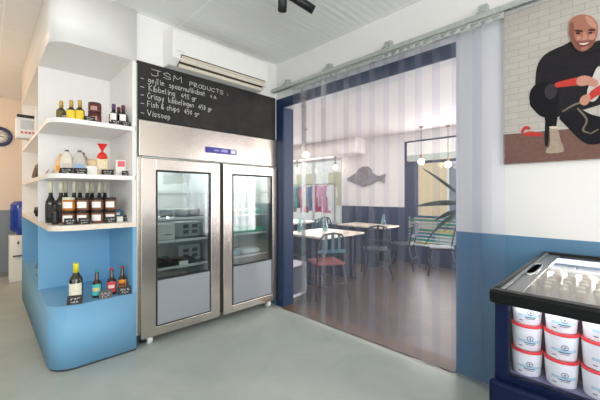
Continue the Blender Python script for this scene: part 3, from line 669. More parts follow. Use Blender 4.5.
# contents, left side
BOWL = mat('grey_bowl', (150, 152, 146), .4, var=.1)
for i in range(4):
    o = build('tub', MB().lathe([(.0, 0), (.055, 0), (.066, .03), (.07, .075), (.062, .085), (.0, .088)], n=18), BOWL, loc=(-1.385+i*.145, .26+.02*(i % 2), 1.1235))
    tag(o, 'grey food tub on the upper fridge shelf behind the left door, %s from the left' % order[i], 'tub', 'grey tubs in the fridge')
CARD = mat('grey_cardboard', (205, 207, 204), .7, var=.03)
t = thing('carton', 'pale grey carton on the middle shelf behind the left fridge door', 'box', (-1.33, .26, .9035))
build('box_body', MB().box(-.17, .13, -.1, .1, 0, .16), CARD, t, bevel=.004); build('printed_line', MB().box(.02, .10, -.102, -.1, .05, .062), mat('grey_print', (120, 120, 120), .6), t)
for i, (x, z, h) in enumerate(((-.97, .9035, .15), (-.97, .6435, .17))):
    t = thing('crate', 'grey vented crate at the right of the left fridge half, %s' % ('middle shelf' if i == 0 else 'lower shelf'), 'crate', (x, .42, z), 0, 'vented crates in the fridge')
    build('crate_body', MB().box(-.13, .12, -.12, .12, 0, h), FR_IN, t, bevel=.004)
    mb = MB()
    for a in (-.08, .02):
        for c in (.03, .09): mb.box(a, a+.06, -.122, -.12, c, c+.04)
    build('vent_holes', mb, mat('vent_dark', (84, 86, 84), .7), t)
BT = mat('black_tray', (34, 32, 32), .4); FOOD = mat('brown_food', (86, 66, 56), .6, var=.4, scale=40)
for i, (x, w) in enumerate(((-1.37, .12), (-1.12, .13))):
    t = thing('food_tray', 'black tray of dark food on the lower shelf, %s' % ('at the far left of the fridge' if i == 0 else 'with a white price card'), 'tray', (x, .24, .6435), 0, 'black food trays in the fridge')
    build('tray', MB().box(-w, w, -.11, .11, 0, .012).box(-w, w, -.11, -.1, .012, .05).box(-w, w, .1, .11, .012, .05).box(-w, -w+.01, -.1, .1, .012, .05).box(w-.01, w, -.1, .1, .012, .05), BT, t)
    mb = MB()
    for k in range(9): mb.sphere((random.uniform(-w+.03, w-.03), random.uniform(-.07, .07), .035), .03, sc=(1.2, 1, .7), u=10, v=6)
    build('food', mb, FOOD, t)
    if i: build('price_card', MB().box(-.05, .04, -.118, -.112, -.005, .04), LABELW, t, label='white price card')
# contents, right side
BAGS = [('pale blue', (150, 196, 214)), ('white', (214, 224, 228)), ('sand', (210, 190, 160)), ('pale green', (150, 206, 190))]
for i, (nm, c) in enumerate(BAGS):
    mb = MB().rbox(-.13, .13, -.1, .1, 0, .09, .035)
    for v in mb.b.verts: v.co.z *= 1-.5*abs(v.co.x)/.13*.8; v.co.z += 0
    o = build('frozen_pack', mb, mat(nm.replace(' ', '_')+'_film', c, .25, var=.12, scale=25), loc=(-.50+.20*(i % 2)+.06*(i//2), .24+.0*i, .6435 if i < 2 else 1.1235))
    if i < 2: o.location.x = -.54+.28*i
    else: o.location.x = -.52+.28*(i-2)
    tag(o, '%s food pack on the %s shelf behind the right fridge door' % (nm, 'lower' if i < 2 else 'upper'), 'food pack', 'food packs in the fridge')
o = build('green_tray', MB().box(-.29, .29, -.1, .12, 0, .015).box(-.29, .29, -.1, -.085, .015, .06).box(-.29, .29, .105, .12, .015, .06), mat('green_plastic', (96, 186, 150), .4), loc=(-.40, .24, .9035), bevel=.004)
tag(o, 'green plastic tray on the middle shelf behind the right fridge door', 'tray')

# ------------------------------------------------------------------ shelf unit
def foot(x0, x1, y0, y1, r, inset=0, n=12):
    x0 += inset; y0 += inset
    pts = [(x1, y0)]
    for k in range(n+1):
        a = -PI/2-PI/2*k/n; pts.append((x0+r+r*math.cos(a), y0+r+r*math.sin(a)))
    pts += [(x0, y1), (x1, y1)]
    return pts
su = thing('shelf_unit', 'tall blue and white shelf unit with rounded corner beside the fridge', 'shelf', (-1.62, 0, 0))
def sh(p): return [(q[0]+1.62, q[1]) for q in p]
UX0, UX1, UY1 = -2.215, -1.62, 2.45
build('base', MB().prism(sh(foot(UX0, UX1, -.03, UY1, .17, 0)), .02, .50, 'z', smooth=True), M_blue, su)
build('plinth', MB().prism(sh(foot(UX0, UX1, -.03, UY1, .16, .012)), 0, .02, 'z'), M_kickshadow, su, label='recessed plinth coloured dark as a shadow line')  # thin strip coloured dark to paint the kick shadow under the base
build('counter', MB().prism(sh(foot(UX0, UX1, -.03, UY1, .15)), 1.075, 1.115, 'z', side=1), [M_shelfwhite, M_woodedge], su)
for z in (1.48, 1.908): build('shelf', MB().prism(sh(foot(UX0, UX1, .0, UY1, .16)), z, z+.037, 'z'), M_shelfwhite, su)
build('soffit', MB().prism(sh(foot(UX0, UX1, -.035, UY1, .15)), 2.51, 2.95, 'z', smooth=True), M_shelfwhite, su)
for z0, z1, m_, nm in ((.50, 1.075, M_blue, 'blue_panel'), (1.115, 1.48, M_shelfwhite, 'white_panel'), (1.517, 1.908, M_shelfwhite, 'white_panel'), (1.945, 2.51, M_shelfwhite, 'white_panel')):
    build(nm, MB().box(UX1-.03+1.62, UX1+1.62, -.02 if z0 > 1 else -.03, .69, z0, z1).box(UX0+1.62, UX1+1.62, .69, .71, z0, z1)
          .box(-.33, -.31, .71, UY1-.02, z0, z1).box(UX0+1.62, -.31, UY1-.02, UY1, z0, z1), m_, su)
build('hinge_strip', MB().box(.0005, .008, -.025, .03, .12, 2.5), GALV, su)

# ------------------------------------------------------------------ bottles and shelf goods
def paint(name, c, r=.4, **k): return mat(name, c, r, **k)
DGLASS = paint('dark_glass', (20, 18, 20), .08, coat=.6, var=.02); GGLASS = paint('green_glass', (34, 42, 22), .08, coat=.6, var=.02); BGLASS = paint('brown_glass', (52, 28, 16), .08, coat=.6, var=.02)
YCAP = paint('yellow_capsule', (226, 216, 40), .4); CCAP = paint('cream_capsule', (226, 222, 196), .45); GOLD = paint('gold_foil', (200, 166, 80), .35, metal=.4); PURP = paint('purple_capsule', (84, 54, 110), .4); MAR = paint('maroon_capsule', (96, 44, 60), .4)
def wrap(mb, r, z0, z1, a0, a1, mi=0, n=14):
    """label wrapped around a cylinder from angle a0 to a1"""
    pr_ = []
    for k in range(n+1):
        a = a0+(a1-a0)*k/n; pr_.append((math.cos(a), math.sin(a)))
    for k in range(n):
        (c0, s0), (c1, s1) = pr_[k], pr_[k+1]; R2 = r+.0008
        mb.quad([(r*c0*.98, r*s0*.98, z0), (r*c1*.98, r*s1*.98, z0), (R2*c1, R2*s1, z0), (R2*c0, R2*s0, z0)], mi)
        mb.quad([(R2*c0, R2*s0, z0), (R2*c1, R2*s1, z0), (R2*c1, R2*s1, z1), (R2*c0, R2*s0, z1)], mi, True)
        mb.quad([(r*c0*.98, r*s0*.98, z1), (R2*c0, R2*s0, z1), (R2*c1, R2*s1, z1), (r*c1*.98, r*s1*.98, z1)], mi)
    return mb
FACE = -PI*.62   # direction towards the room's middle
def bottle(name, label, loc, body, h, r, cap, capm, lab, labm, group=None, cat='bottle', neck=.33, lab2=None, lw=1.1):
    t = thing(name, label, cat, loc, 0, group)
    hs = h*(1-neck)
    build('glass_body', MB().lathe([(0, .004), (r*.8, 0), (r, .006), (r, hs*.86), (r*.86, hs*.95), (r*.58, hs*1.06), (r*.40, hs*1.16), (r*.37, h-.004), (r*.34, h), (0, h)], n=22), body, t)
    build('cap', MB().lathe([(r*.415, h-cap), (r*.42, h+.001), (r*.35, h+.004), (0, h+.004)], n=18), capm, t)
    if lab:
        build('paper_label', wrap(MB(), r, lab[0]*h, lab[1]*h, FACE-lw, FACE+lw), labm, t)
        if lab2: build('label_band', wrap(MB(), r+.0008, lab2[0]*h, lab2[1]*h, FACE-.7, FACE+.7), lab2[2], t)
    return t
Z0 = .50
bottle('wine_bottle', 'green wine bottle with yellow capsule and white label on the low blue ledge', (-2.036, .083, Z0), GGLASS, .30, .047, .07, YCAP, (.1, .5), paint('cream_label', (232, 228, 206), .6, var=.12, scale=30))
def beer(label, x, y, lc, cc, l2):
    return bottle('beer_bottle', label, (x, y, Z0), BGLASS, .222, .036, .014, paint('crown_'+label[:4].strip(), cc, .4), (.1, .5), paint('beer_label_'+label[:4].strip(), lc, .5), 'beer bottles on the low ledge', neck=.42, lab2=(.26, .38, paint('beer_band_'+label[:4].strip(), l2, .5)))
beer('teal-labelled brown beer bottle on the low blue ledge', -1.892, .085, (70, 186, 186), (60, 160, 150), (226, 200, 140))
beer('red-labelled brown beer bottle on the low blue ledge', -1.780, .09, (214, 66, 70), (190, 70, 80), (240, 210, 200))
beer('orange-labelled brown beer bottle on the low blue ledge', -1.695, .10, (232, 150, 50), (170, 60, 60), (120, 60, 40))
CARDM = paint('black_card', (36, 33, 32), .6)
SCRIB = paint('white_ink', (176, 174, 170), .7)
def pcard(label, x, y, z, w, h, rz=-.25, col=CARDM):
    t = thing('price_card', label, 'price card', (x, y, z), rz, 'black price cards')
    d = .028
    build('card', MB().prism([(-.003, 0), (.0, 0), (d, h), (d-.003, h)], -w/2, w/2, 'x'), col, t)
    build('foot', MB().box(-w/2, w/2, .0, .03, 0, .002), col, t)
    mb = MB()
    for rrow in range(2):
        zz = h*(.25+.36*rrow); L = w*(.66 if rrow else .5); n = 12; yb = -.0036+d*zz/h
        last = None
        for k in range(n):
            u = -L/2+L*k/(n-1); q = (u, zz+random.uniform(-.10, .14)*h)
            if last and k % 4: mb.box(min(last[0], q[0]), max(last[0], q[0])+.001, yb-.003, yb+.0, min(last[1], q[1])-.0015, max(last[1], q[1])+.0015)
            last = q
    build('handwriting', mb, SCRIB, t)
    return t
pcard('black price card before the yellow-capped wine bottle', -2.06, -.0, Z0, .10, .062, -.35)
pcard('grey-black price card before the teal-labelled beer bottle', -1.85, -.005, Z0, .095, .06, -.3, paint('grey_card', (92, 86, 84), .6))
pcard('black price card before the orange-labelled beer bottle', -1.705, .0, Z0, .10, .062, -.3)
# back row of tall wine bottles on the counter
ZC = 1.115
wx = [(-2.16, .40), (-2.095, .36), (-2.05, .45), (-2.0, .38), (-1.945, .45), (-1.905, .36), (-1.85, .45), (-1.81, .37), (-1.755, .42)]
CW = paint('wine_label', (44, 40, 42), .6)
for i, (x, y) in enumerate(wx):
    bottle('tall_wine_bottle', 'dark wine bottle with cream capsule behind the jars, %s from the left' % order[i], (x, y, ZC), DGLASS, .345, .037, .09, CCAP, (.12, .45), CW, 'cream-capped wine bottles on the counter', neck=.42)
bottle('dark_bottle', 'small black bottle at the rounded left end of the counter', (-2.16, .16, ZC), DGLASS, .19, .024, .03, BLACK, (.1, .5), BLACK, neck=.4)
# jars, two layers
AMB = paint('amber_oil', (190, 120, 30), .12, coat=.5, var=.25, scale=20); BRN = paint('brown_preserve', (128, 84, 62), .15, coat=.5, var=.25, scale=20); LID = paint('dark_lid', (44, 34, 32), .4)
JX = [(-2.075, .14), (-1.985, .115), (-1.885, .105), (-1.785, .105)]
for lay in range(2):
    for i, (x, y) in enumerate(JX):
        am = lay == 1 and i == 0
        lb = ('amber jar' if am else 'brown jar')+' with white label, %s from the left in the %s row of stacked jars' % (order[i], 'upper' if lay else 'lower')
        t = thing('preserve_jar', lb, 'jar', (x, y, ZC+lay*.108), 0, 'stacked jars on the counter')
        build('glass_body', MB().lathe([(0, 0), (.04, 0), (.046, .008), (.046, .08), (.04, .09), (0, .09)], n=20), AMB if am else BRN, t)
        build('lid', MB().lathe([(.042, .088), (.043, .106), (.04, .108), (0, .108)], n=20), CCAP if am else LID, t)
        build('paper_label', wrap(MB(), .046, .022, .072, FACE-.75, FACE+.75), LABELW, t)
for i, (x, y) in enumerate([(-2.08, .066), (-1.99, .035), (-1.80, .025)]):
    pcard('black price card before the lower jars, %s from the left' % order[i], x, y, ZC, .08, .05, -.3)
t = thing('gift_box', 'blue box with white print at the right end of the counter', 'box', (-1.73, .25, ZC), -.1)
build('box_body', MB().box(-.075, .07, -.03, .03, 0, .10), paint('blue_card', (66, 112, 150), .6), t, bevel=.002); build('print', MB().box(-.035, .05, -.032, -.03, .055, .075), LABELW, t, label='white print')
tag(build('white_box', MB().box(-.05, .05, -.03, .03, 0, .045), LABELW, loc=(-1.735, .14, ZC), bevel=.003), 'small white box in front of the blue box', 'box')
pcard('black price card at the far right of the counter', -1.65, .11, ZC, .07, .055, -.2)
# middle shelf goods
ZS = 1.517
def bag(label, x, y, w, h, c, tie, lc=None, group='tied paper bags', dp=.07):
    t = thing('gift_bag', label, 'bag', (x, y, ZS), -.3, group)
    mb = MB(); n = 18; prev = None; prof = [(1, 0), (1.04, .12), (1.05, .35), (1.0, .55), (.86, .70), (.5, .84), (.22, .92), (.30, 1.0)]
    rings = []
    for s_, z in prof:
        rings.append([mb.b.verts.new(Vector((s_*w/2*math.copysign(abs(math.cos(2*PI*k/n))**.6, math.cos(2*PI*k/n)), s_*dp/2*math.copysign(abs(math.sin(2*PI*k/n))**.6, math.sin(2*PI*k/n)), z*h))) for k in range(n)])
    for a, b_ in zip(rings[:-1], rings[1:]):
        for k in range(n): mb.b.faces.new((a[k], a[(k+1) % n], b_[(k+1) % n], b_[k])).smooth = True
    mb.b.faces.new(rings[0][::-1]); mb.b.faces.new(rings[-1])
    build('bag_body', mb, paint('bag_'+label.split()[0], c, .6, var=.08, scale=30), t)
    build('tie', MB().lathe([(w*.12, h*.89), (w*.17, h*.91), (w*.17, h*.94), (w*.12, h*.96)], n=12), tie, t)
    if lc: build('printed_label', MB().box(-w*.32, w*.32, -dp/2*1.07-.002, -dp/2*1.0, h*.18, h*.42), lc, t)
    return t
DT = paint('grey_tie', (90, 84, 80), .6)
bag('orange paper bag at the left end of the middle shelf', -2.115, .24, .07, .17, (232, 196, 150), paint('orange_tie', (220, 170, 120), .6), paint('orange_print', (236, 160, 40), .6))
bag('cream tied bag with dark tie, left of two on the middle shelf', -2.085, .16, .085, .205, (222, 212, 196), DT, paint('cream_print', (200, 190, 176), .6))
bag('grey tied bag with blue and orange label on the middle shelf', -2.0, .15, .095, .205, (196, 190, 182), DT, paint('pale_blue_print', (150, 180, 214), .6))
bag('grey-brown tied bag behind the grey one on the middle shelf', -1.955, .27, .09, .20, (170, 160, 150), DT, None)
tag(build('white_tin', MB().rbox(-.04, .04, -.03, .03, 0, .075, .006), LABELW, loc=(-1.925, .12, ZS)), 'small white box beside the tied bags on the middle shelf', 'box')
pcard('black price card before the cream tied bag', -2.105, .095, ZS, .09, .05, -.5)
pcard('black price card before the grey tied bag', -2.01, .06, ZS, .09, .05, -.2)
for i in range(2):
    tag(build('leaning_card', MB().box(-.002, .002, -.05, .05, 0, .055, M=Matrix.Rotation(.5, 4, 'Y')), paint('tan_card_%d' % i, (170, 140, 116), .6), loc=(-2.19+.03*i-.02*0, .50-.12*i, ZS+.0012)), 'small tan card leaning at the left edge of the middle shelf, %s' % ('rear one' if i == 0 else 'front one'), 'card', 'leaning tan cards')
t = thing('pasta_bag', 'clear bag of pale pasta with a red twisted top', 'bag', (-1.835, .16, ZS), -.2)
build('bag_body', MB().rbox(-.045, .045, -.035, .035, 0, .15, .02), paint('pasta', (232, 212, 176), .4, var=.2, scale=60), t)
REDF = paint('red_ribbon', (224, 44, 34), .5)
build('ribbon', MB().lathe([(.038, .14), (.04, .165), (.028, .19), (.008, .205), (.008, .215), (.032, .262), (.04, .272), (0, .262)], n=14), REDF, t, label='red twisted top')
t = thing('rusk_bag', 'low clear bag of pale biscuits beside the red-topped bag', 'bag', (-1.90, .20, ZS), -.2)
build('bag_body', MB().rbox(-.045, .04, -.035, .035, 0, .14, .02), paint('biscuit', (226, 200, 156), .45, var=.25, scale=50), t)
pcard('black price card before the red-topped pasta bag', -1.815, .07, ZS, .09, .05, -.25)
t = thing('pink_carton', 'small white and pink carton at the right end of the middle shelf', 'box', (-1.69, .17, ZS), -.15)
build('box_body', MB().box(-.04, .04, -.025, .025, 0, .145), LABELW, t, bevel=.002); build('print', MB().box(-.025, .03, -.027, -.025, .085, .135), paint('pink_print', (232, 110, 120), .6), t, label='pink print')
pcard('black price card before the pink carton', -1.665, .07, ZS, .08, .046, -.2)
# top shelf goods
ZT = 1.945
YL = paint('yellow_label', (238, 204, 50), .5)
for i, (x, y, h, gl) in enumerate([(-2.12, .17, .155, 0), (-2.065, .095, .155, 1), (-2.01, .085, .165, 1), (-1.995, .16, .15, 0)]):
    bottle('oil_bottle', ('yellow oil bottle with gold neck on the top shelf, ' if gl else 'dark oil bottle with gold neck on the top shelf, ')+['far left', 'second from left', 'third from left', 'far right of the four'][i], (x, y, ZT), BGLASS, h, .033, .055, GOLD, (.06, .5), YL if gl else paint('olive_label%d' % i, (110, 96, 40), .5), 'gold-necked oil bottles', neck=.42)
pcard('black price card at the left of the gold-necked bottles', -2.11, .10, ZT, .07, .05, -.6)
RJ = paint('red_brown_jar', (96, 44, 42), .2, var=.2, scale=30); RL = paint('pinkish_label', (190, 150, 140), .6, var=.3, scale=60)
for i in range(2):
    t = thing('sauce_jar', 'dark red jar on the top shelf, %s of a stack of two' % ('lower' if i == 0 else 'upper'), 'jar', (-1.905, .09, ZT+i*.084), 0, 'stacked red jars')
    build('glass_body', MB().lathe([(0, 0), (.044, 0), (.048, .006), (.048, .066), (.044, .072), (0, .072)], n=20), RJ, t)
    build('lid', MB().lathe([(.046, .07), (.047, .082), (.045, .084), (0, .084)], n=20), paint('jar_lid%d' % i, (70, 34, 34), .4), t)
    build('paper_label', wrap(MB(), .048, .02, .05, FACE-.5, FACE+.5), RL, t)
pcard('black price card before the stacked red jars', -1.955, .025, ZT, .07, .045, -.3)
for i, (x, y, cm, nm) in enumerate([(-1.765, .09, PURP, 'purple'), (-1.695, .075, MAR, 'maroon'), (-1.705, .165, MAR, 'maroon')]):
    bottle('vinegar_bottle', ['dark bottle with purple capsule and white label on the top shelf', 'dark bottle with maroon capsule at the right end of the top shelf', 'dark bottle with maroon capsule half hidden behind its neighbour on the top shelf'][i], (x, y, ZT), DGLASS, .185, .037, .045, cm, (.16, .56), LABELW, 'dark vinegar bottles', neck=.4, lw=.7)
pcard('black price card before the purple-capped bottle', -1.765, .02, ZT, .07, .045, -.2)
pcard('black price card before the maroon-capped bottle', -1.69, .01, ZT, .075, .045, -.2)
# side niche goods
t = thing('leather_pouch', 'dark brown folded pouch in the side of the shelf unit', 'pouch', (-2.12, 1.45, 1.517), .3)
build('pouch_body', MB().prism([(-.07, 0), (.07, 0), (.05, .16), (.0, .22), (-.04, .12)], -.03, .03, 'y'), paint('brown_leather', (74, 52, 44), .5), t, bevel=.012)
build('strap', MB().tube([(.0, 0, .2), (-.05, 0, .14), (-.08, 0, .02)], .008), paint('tan_strap', (140, 104, 80), .5), t)
tag(build('black_bowl', MB().lathe([(0, 0), (.06, 0), (.075, .05), (.07, .10), (.06, .10), (.062, .05), (0, .015)], n=20), BLACK, loc=(-2.1, 1.55, ZC)), 'black bowl on the counter in the side of the shelf unit', 'bowl')
CG = glass('clear_glass', (.93, .96, .97), refl=.12, haze=.06)
for i, (x, y) in enumerate(((-2.13, 1.30), (-2.1, 1.50))):
    tag(build('glass_jug', MB().lathe([(0, .0), (.05, 0), (.055, .10), (.03, .16), (.028, .22), (.035, .24)], n=18, cap=False), CG, loc=(x, y, .50)), 'clear glass jug in the blue side niche, %s' % ('nearer the front' if i == 0 else 'farther back'), 'jug', 'clear jugs')
# dispenser on the side
t = thing('ticket_dispenser', 'white box with black top and red marks jutting from the side of the shelf unit', 'dispenser', (-2.235, 1.6, 1.965))
build('case', MB().rbox(-.085, .085, -.09, .09, -.005, .215, .008), PLASTIC, t)
build('top_band', MB().box(-.078, .088, -.093, .0, .215, .245), BLACK, t, label='black top')
mb = MB()
for k in range(4): mb.box(-.05+k*.032, -.028+k*.032, -.0925, -.089, .045, .065)
build('red_marks', mb, paint('red_mark', (220, 70, 80), .5), t)
build('grey_window', MB().box(-.05, .07, -.0915, -.089, .09, .19), paint('grey_window', (205, 205, 205), .5), t)
tag(build('white_card', MB().rbox(-.004, .02, -.06, .06, 0, .25, .003), PLASTIC, loc=(-2.2, 1.08, 1.945)), 'upright white card at the side of the top shelf', 'card')

# ------------------------------------------------------------------ hall things
t = thing('water_cooler', 'white water cooler with a dark blue bottle at the end of the hall', 'water cooler', (-2.13, 3.75, 0))
build('cabinet', MB().rbox(-.16, .16, -.15, .16, 0, .72, .012), PLASTIC, t)
build('water_bottle', MB().lathe([(.0, .72), (.07, .72), (.08, .76), (.145, .80), (.15, .86), (.145, .92), (.15, .98), (.145, 1.04), (.15, 1.10), (.145, 1.2), (.1, 1.25), (0, 1.25)], n=24), paint('blue_bottle', (36, 66, 160), .2, coat=.3), t, label='dark blue water bottle')
build('tap', MB().tube([(-.06, -.15, .62), (-.06, -.19, .62), (-.06, -.19, .59)], .01), RUBBER, t)
build('drip_tray', MB().box(-.12, .12, -.2, -.15, .40, .415), RUBBER, t)
ck = thing('wall_clock', 'round wall clock with a dark blue rim on the hall wall', 'clock', (-2.385, 4.2, 2.31))
ring = [(0.115, 0), (.155, 0), (.155, .03), (.115, .03)]
Mx = Matrix.Rotation(PI/2, 4, 'X')
build('rim', MB().lathe([(.108, 0), (.16, 0), (.16, .03), (.108, .03), (.108, 0)], n=36, M=Mx, cap=False), paint('navy_rim', (56, 64, 104), .4), ck)
build('dial', MB().lathe([(0, .0), (.11, 0), (.11, .012), (0, .012)], n=36, M=Mx, cap=False), LABELW, ck)
build('hand', MB().box(-.004, .004, -.017, -.013, 0, .075), BLACK, ck); build('hand', MB().box(0, .055, -.017, -.013, -.004, .004), BLACK, ck)
mb = MB()
for k in range(12):
    a = PI/6*k; mb.box(-.004, .004, -.0135, -.0125, .078, .098, M=Matrix.Rotation(a, 4, 'Y'))
build('hour_marks', mb, BLACK, ck)

# ------------------------------------------------------------------ ice cream freezer
FZ = thing('chest_freezer', 'dark navy chest freezer with glass front and black-rimmed lid', 'freezer', (-.65, -3.4, 0))
FNAVY = paint('freezer_navy', (8, 22, 54), .45, spec=.15)
YF0, YF1 = -.85, .741   # y extent, local (front corner at world y -2.659)
XF0, XF1 = -.54, .56
build('plinth', MB().box(XF0-.03, XF1, YF0, .756, 0, .665), FNAVY, FZ, bevel=.012)
build('body', MB().box(XF0, XF0+.035, .70, YF1, .665, .96).box(XF0, XF0+.035, YF0, -.75, .665, .96).box(XF0, XF0+.035, -.75, .70, .665, .686).box(XF0, XF0+.035, -.75, .70, .952, .968)
      .box(XF0+.035, XF1, .715, YF1, .665, .96).box(XF0+.035, XF1, YF0, YF0+.03, .665, .96).box(XF1-.03, XF1, YF0+.03, .715, .665, .96), FNAVY, FZ)
build('front_glass', MB().box(XF0+.004, XF0+.012, -.75, .70, .686, .952), glass('freezer_glass', (.97, .97, .99), refl=.01), FZ)
build('floor_tray', MB().box(XF0+.035, XF1-.03, YF0+.03, .715, .665, .690), paint('violet_grey_tray', (120, 118, 150), .4, var=.1, scale=50), FZ)
build('inner_panel', MB().box(-.40, -.385, YF0+.03, .715, .68, .905), paint('wine_liner', (88, 40, 52), .6), FZ)
build('inner_deck', MB().box(-.40, XF1-.03, YF0+.03, .715, .905, .918), paint('pale_deck', (172, 166, 160), .5), FZ)
# rim
RUB = paint('black_gloss_rim', (10, 10, 11), .3, spec=.2)
def ringframe(mb, x0, x1, y0, y1, w, z0, z1, mi=0):
    return mb.box(x0, x1, y0, y0+w, z0, z1, mi).box(x0, x1, y1-w, y1, z0, z1, mi).box(x0, x0+w, y0+w, y1-w, z0, z1, mi).box(x1-w, x1, y0+w, y1-w, z0, z1, mi)
build('rim', MB().box(XF0-.03, XF0+.022, YF0-.02, YF1+.014, .950, 1.0).box(XF1-.022, XF1+.02, YF0-.02, YF1+.014, .958, 1.0).box(XF0+.022, XF1-.022, YF1-.010, YF1+.014, .958, 1.0).box(XF0+.022, XF1-.022, YF0-.02, YF0+.022, .958, 1.0), RUB, FZ, bevel=.010)
build('lid_frame', MB().box(XF0+.020, XF1-.02, YF1-.075, YF1-.010, .984, .988).box(XF0+.020, XF1-.02, YF1-.022, YF1-.010, .988, .997), mat('grey_lid_frame', (136, 138, 140), .3, .6), FZ, bevel=.004)
build('lid_glass', MB().box(XF0+.036, XF1-.046, YF0+.046, YF1-.076, .980, .986), glass('lid_glass', (.98, .98, .98), refl=.03, haze=.02, rough=.06, hazecol=(220, 214, 206)), FZ)
hp = []
for k in range(20):
    a = 2*PI*k/20; hp.append((.0+0.15*math.copysign(abs(math.cos(a))**.5, math.cos(a)), .02*math.copysign(abs(math.sin(a))**.9, math.sin(a)), 0))
h = build('lid_handle', MB().tube([(q[0]+.0, q[1]+.705, .990) for q in hp], 0.006, closed=True), CHROME, FZ, label='chrome-ringed handle recess')
build('recess', MB().prism([(q[0]*.97, q[1]*.9+.705) for q in hp], .9862, .9905, 'z'), paint('recess_black', (12, 12, 13), .9, spec=.0), h)
build('light_tube', MB().tube([(XF1-.05, YF0+.06, .962), (XF1-.05, YF1-.05, .962)], .014, n=12), mat('cold_light', (226, 236, 255), .3, emit=4), FZ, label='white light tube')
# tubs
TUBW = paint('tub_white', (238, 240, 244), .35, var=.015); TUBR = paint('tub_red_rim', (226, 40, 50), .35); TUBI = paint('tub_navy_print', (36, 52, 92), .5); TUBP = paint('tub_pale_print', (176, 210, 226), .5)
def tub(label, x, y, z):
    t = thing('ice_tub', label, 'tub', (x, y, z), 0, 'ice cream tubs in the freezer front')
    build('cup', MB().lathe([(0, 0), (.041, 0), (.0425, .003), (.0475, .078), (.0475, .084), (0, .084)], n=28), TUBW, t)
    build('lid', MB().lathe([(.0488, .083), (.0496, .0845), (.0496, .0895), (.048, .0915, 0), (.042, .0915, 0), (.041, .090, 1), (0, .090, 1)], n=28), [TUBR, TUBW], t, label='red-rimmed lid')
    mb = MB(); A = PI+.36  # towards the customer side
    def pl(u, v, n):
        R_ = .0425+.005*v/.078+.0004+n; a = A+u/.043
        return Vector((R_*math.cos(a), R_*math.sin(a), v))
    def bar(u0, u1, v0, v1, mi):
        n = 6
        for k in range(n):
            a_, b_ = u0+(u1-u0)*k/n, u0+(u1-u0)*(k+1)/n
            mb.quad([pl(a_, v0, .0), pl(b_, v0, .0), pl(b_, v1, .0), pl(a_, v1, .0)], mi)
    bar(-.036, .036, .030, .040, 1)
    nn = 16
    for k in range(nn):
        a0, a1 = 2*PI*k/nn, 2*PI*(k+1)/nn
        for r0, r1 in ((.0075, .0095),):
            mb.quad([pl(r0*math.cos(a0), .046+r0*math.sin(a0), .0004), pl(r1*math.cos(a0), .046+r1*math.sin(a0), .0004), pl(r1*math.cos(a1), .046+r1*math.sin(a1), .0004), pl(r0*math.cos(a1), .046+r0*math.sin(a1), .0004)], 0)
    for u0, u1, v0, v1 in [(-.0012, .0012, .041, .051), (-.004, .004, .045, .0468), (-.017, .017, .0275, .0305), (-.013, .013, .0225, .0245), (-.033, -.022, .014, .017)]:
        n = 5
        for k in range(n):
            a_, b_ = u0+(u1-u0)*k/n, u0+(u1-u0)*(k+1)/n
            mb.quad([pl(a_, v0, .0006), pl(b_, v0, .0006), pl(b_, v1, .0006), pl(a_, v1, .0006)], 0)
    build('printed_emblem', mb, [TUBI, TUBP], t, label='navy ring emblem and print', normals=False)
    return t
tb0 = None
colname = ['leftmost', 'middle', 'rightmost']; layname = ['bottom', 'middle', 'top']
for c in range(3):
    for l_ in range(3):
        lb = 'white ice tub with red lid, %s layer of the %s freezer stack' % (layname[l_], colname[c])
        loc = (-1.112, -2.744-c*.1005, .6905+l_*.0932)
        if tb0 is None: tb0 = tub(lb, *loc); tb0['label'] = lb
        else: dup(tb0, lb, loc, random.uniform(-.12, .12))
cup0 = None
for c in range(5):
    for r_ in range(6):
        lb = 'small pale ice cup under the lid, %s from front, %s row from handle' % (order[r_], order[c])
        loc = (-.83+r_*.075, -2.712-c*.056+(.008 if r_ % 2 else 0), .918)
        if cup0 is None:
            cup0 = thing('ice_cup', lb, 'ice cup', loc, 0, 'small ice cups under the lid')
            build('cup', MB().lathe([(0, 0), (.014, 0), (.019, .034), (.017, .036), (0, .036)], n=14), paint('cup_tan', (200, 176, 152), .5, var=.1), cup0)
            build('topping', MB().sphere((0, 0, .036), .015, sc=(1, 1, .55), u=12, v=8), paint('cream_top', (255, 246, 226), .3), cup0)
        else: dup(cup0, lb, loc)

# ------------------------------------------------------------------ lights
def area(name, loc, rot, sx, sy, power, col=(1, 1, 1), spread=None):
    l = bpy.data.lights.new(name, 'AREA'); l.shape = 'RECTANGLE'; l.size = sx; l.size_y = sy; l.energy = power; l.color = col
    if spread: l.spread = spread
    o = bpy.data.objects.new(name, l); COL.objects.link(o); o.location = loc; o.rotation_euler = rot; return o
area('rear_window_daylight', (-2.8, -6.0, 1.5), (PI/2, 0, 0), 4.3, 2.3, 95, (.98, .985, 1))
area('left_window_daylight', (-6.0, -2.9, 1.55), (PI/2, 0, -PI/2), 3.3, 2.0, 27, (.98, .985, 1))
area('restaurant_window_daylight', (3.44, -1.25, 1.35), (PI/2, 0, PI/2), 2.4, 2.0, 60, (1, .97, .95))
area('restaurant_shop_daylight', (3.44, 3.1, 1.45), (PI/2, 0, PI/2), 2.7, 1.5, 45, (1, .98, .95))
area('restaurant_ceiling_fill', (1.8, 1.0, 2.55), (0, 0, 0), 2.4, 4, 25, (1, .96, .93))  # added fill under the ceiling; no fixture there
area('restaurant_front_fill', (1.8, -4.9, 1.4), (PI/2, 0, 0), 3, 2.2, 130, (1, .97, .95))  # added fill before a blank wall, brightens the restaurant
def point(name, loc, power, col, r=.12):
    l = bpy.data.lights.new(name, 'POINT'); l.energy = power; l.color = col; l.shadow_soft_size = r
    o = bpy.data.objects.new(name, l); COL.objects.link(o); o.location = loc
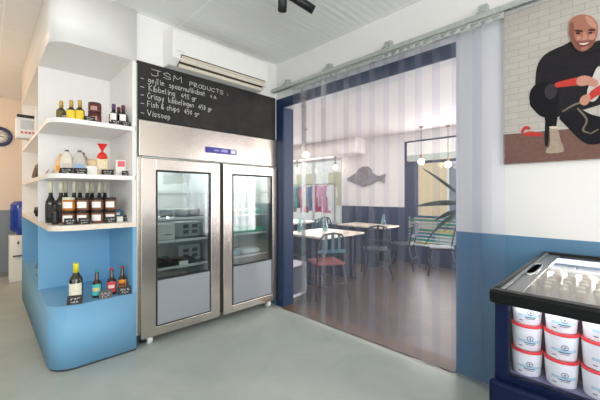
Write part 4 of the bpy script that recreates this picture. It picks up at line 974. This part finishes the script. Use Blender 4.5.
point('room_fill', (-4.3, -3.4, 2.15), 38, (1, .96, .91), .25)  # unseen point light added to even out soffit and ceiling
point('room_fill', (-2.3, -5.0, 2.15), 38, (1, .96, .91), .25)  # second added fill point, also behind the camera
point('hall_pendant', (-3.7, 2.2, 2.2), 42, (1, .68, .42))
point('hall_pendant', (-3.4, 3.6, 2.2), 9, (1, .70, .46))
area('fridge_fill', (-1.18, .40, 1.70), (0, 0, 0), .6, .3, 9.0, (.96, 1, 1))  # fill added to brighten the contents of the left half
area('fridge_fill', (-.42, .40, 1.70), (0, 0, 0), .6, .3, 9.0, (.96, 1, 1))  # same added fill for the right half
area('freezer_light_tube', (-.28, -3.1, .955), (0, 1.2, 0), .03, 1.0, 10, (1, .97, .92))
area('tub_fill', (-1.17, -3.0, .945), (0, -.5, 0), .02, .6, .3, (.96, .97, 1))  # small fill added inside the front, aimed at the tubs
w = bpy.data.worlds.new('sky'); S.world = w; w.use_nodes = True
bg = w.node_tree.nodes['Background']
tc = w.node_tree.nodes.new('ShaderNodeTexCoord'); sep = w.node_tree.nodes.new('ShaderNodeSeparateXYZ'); ra = w.node_tree.nodes.new('ShaderNodeValToRGB')
w.node_tree.links.new(tc.outputs['Generated'], sep.inputs[0]); w.node_tree.links.new(sep.outputs['Z'], ra.inputs[0]); w.node_tree.links.new(ra.outputs[0], bg.inputs[0])
ra.color_ramp.elements[0].color = (.95, .95, .95, 1); ra.color_ramp.elements[1].color = (.75, .88, 1, 1)
bg.inputs[1].default_value = 1.5

# ------------------------------------------------------------------ camera and view
cd = bpy.data.cameras.new('camera'); cam = bpy.data.objects.new('camera', cd); COL.objects.link(cam)
cd.sensor_width = 36; cd.lens = 318.5/600*36; cd.shift_y = -5/600; cd.clip_start = .05
cam.location = (-2.555, -2.995, 1.35); cam.rotation_euler = (PI/2, 0, math.radians(45.313-90))
S.camera = cam
S.view_settings.view_transform = 'Standard'; S.view_settings.look = 'None'; S.view_settings.gamma = 1; S.view_settings.use_curve_mapping = False
S.view_settings.exposure = 0.12
S.cycles.max_bounces = 10; S.cycles.transparent_max_bounces = 32; S.cycles.diffuse_bounces = 5; S.cycles.glossy_bounces = 5
S.cycles.use_denoising = True
S.cycles.sample_clamp_indirect = 6
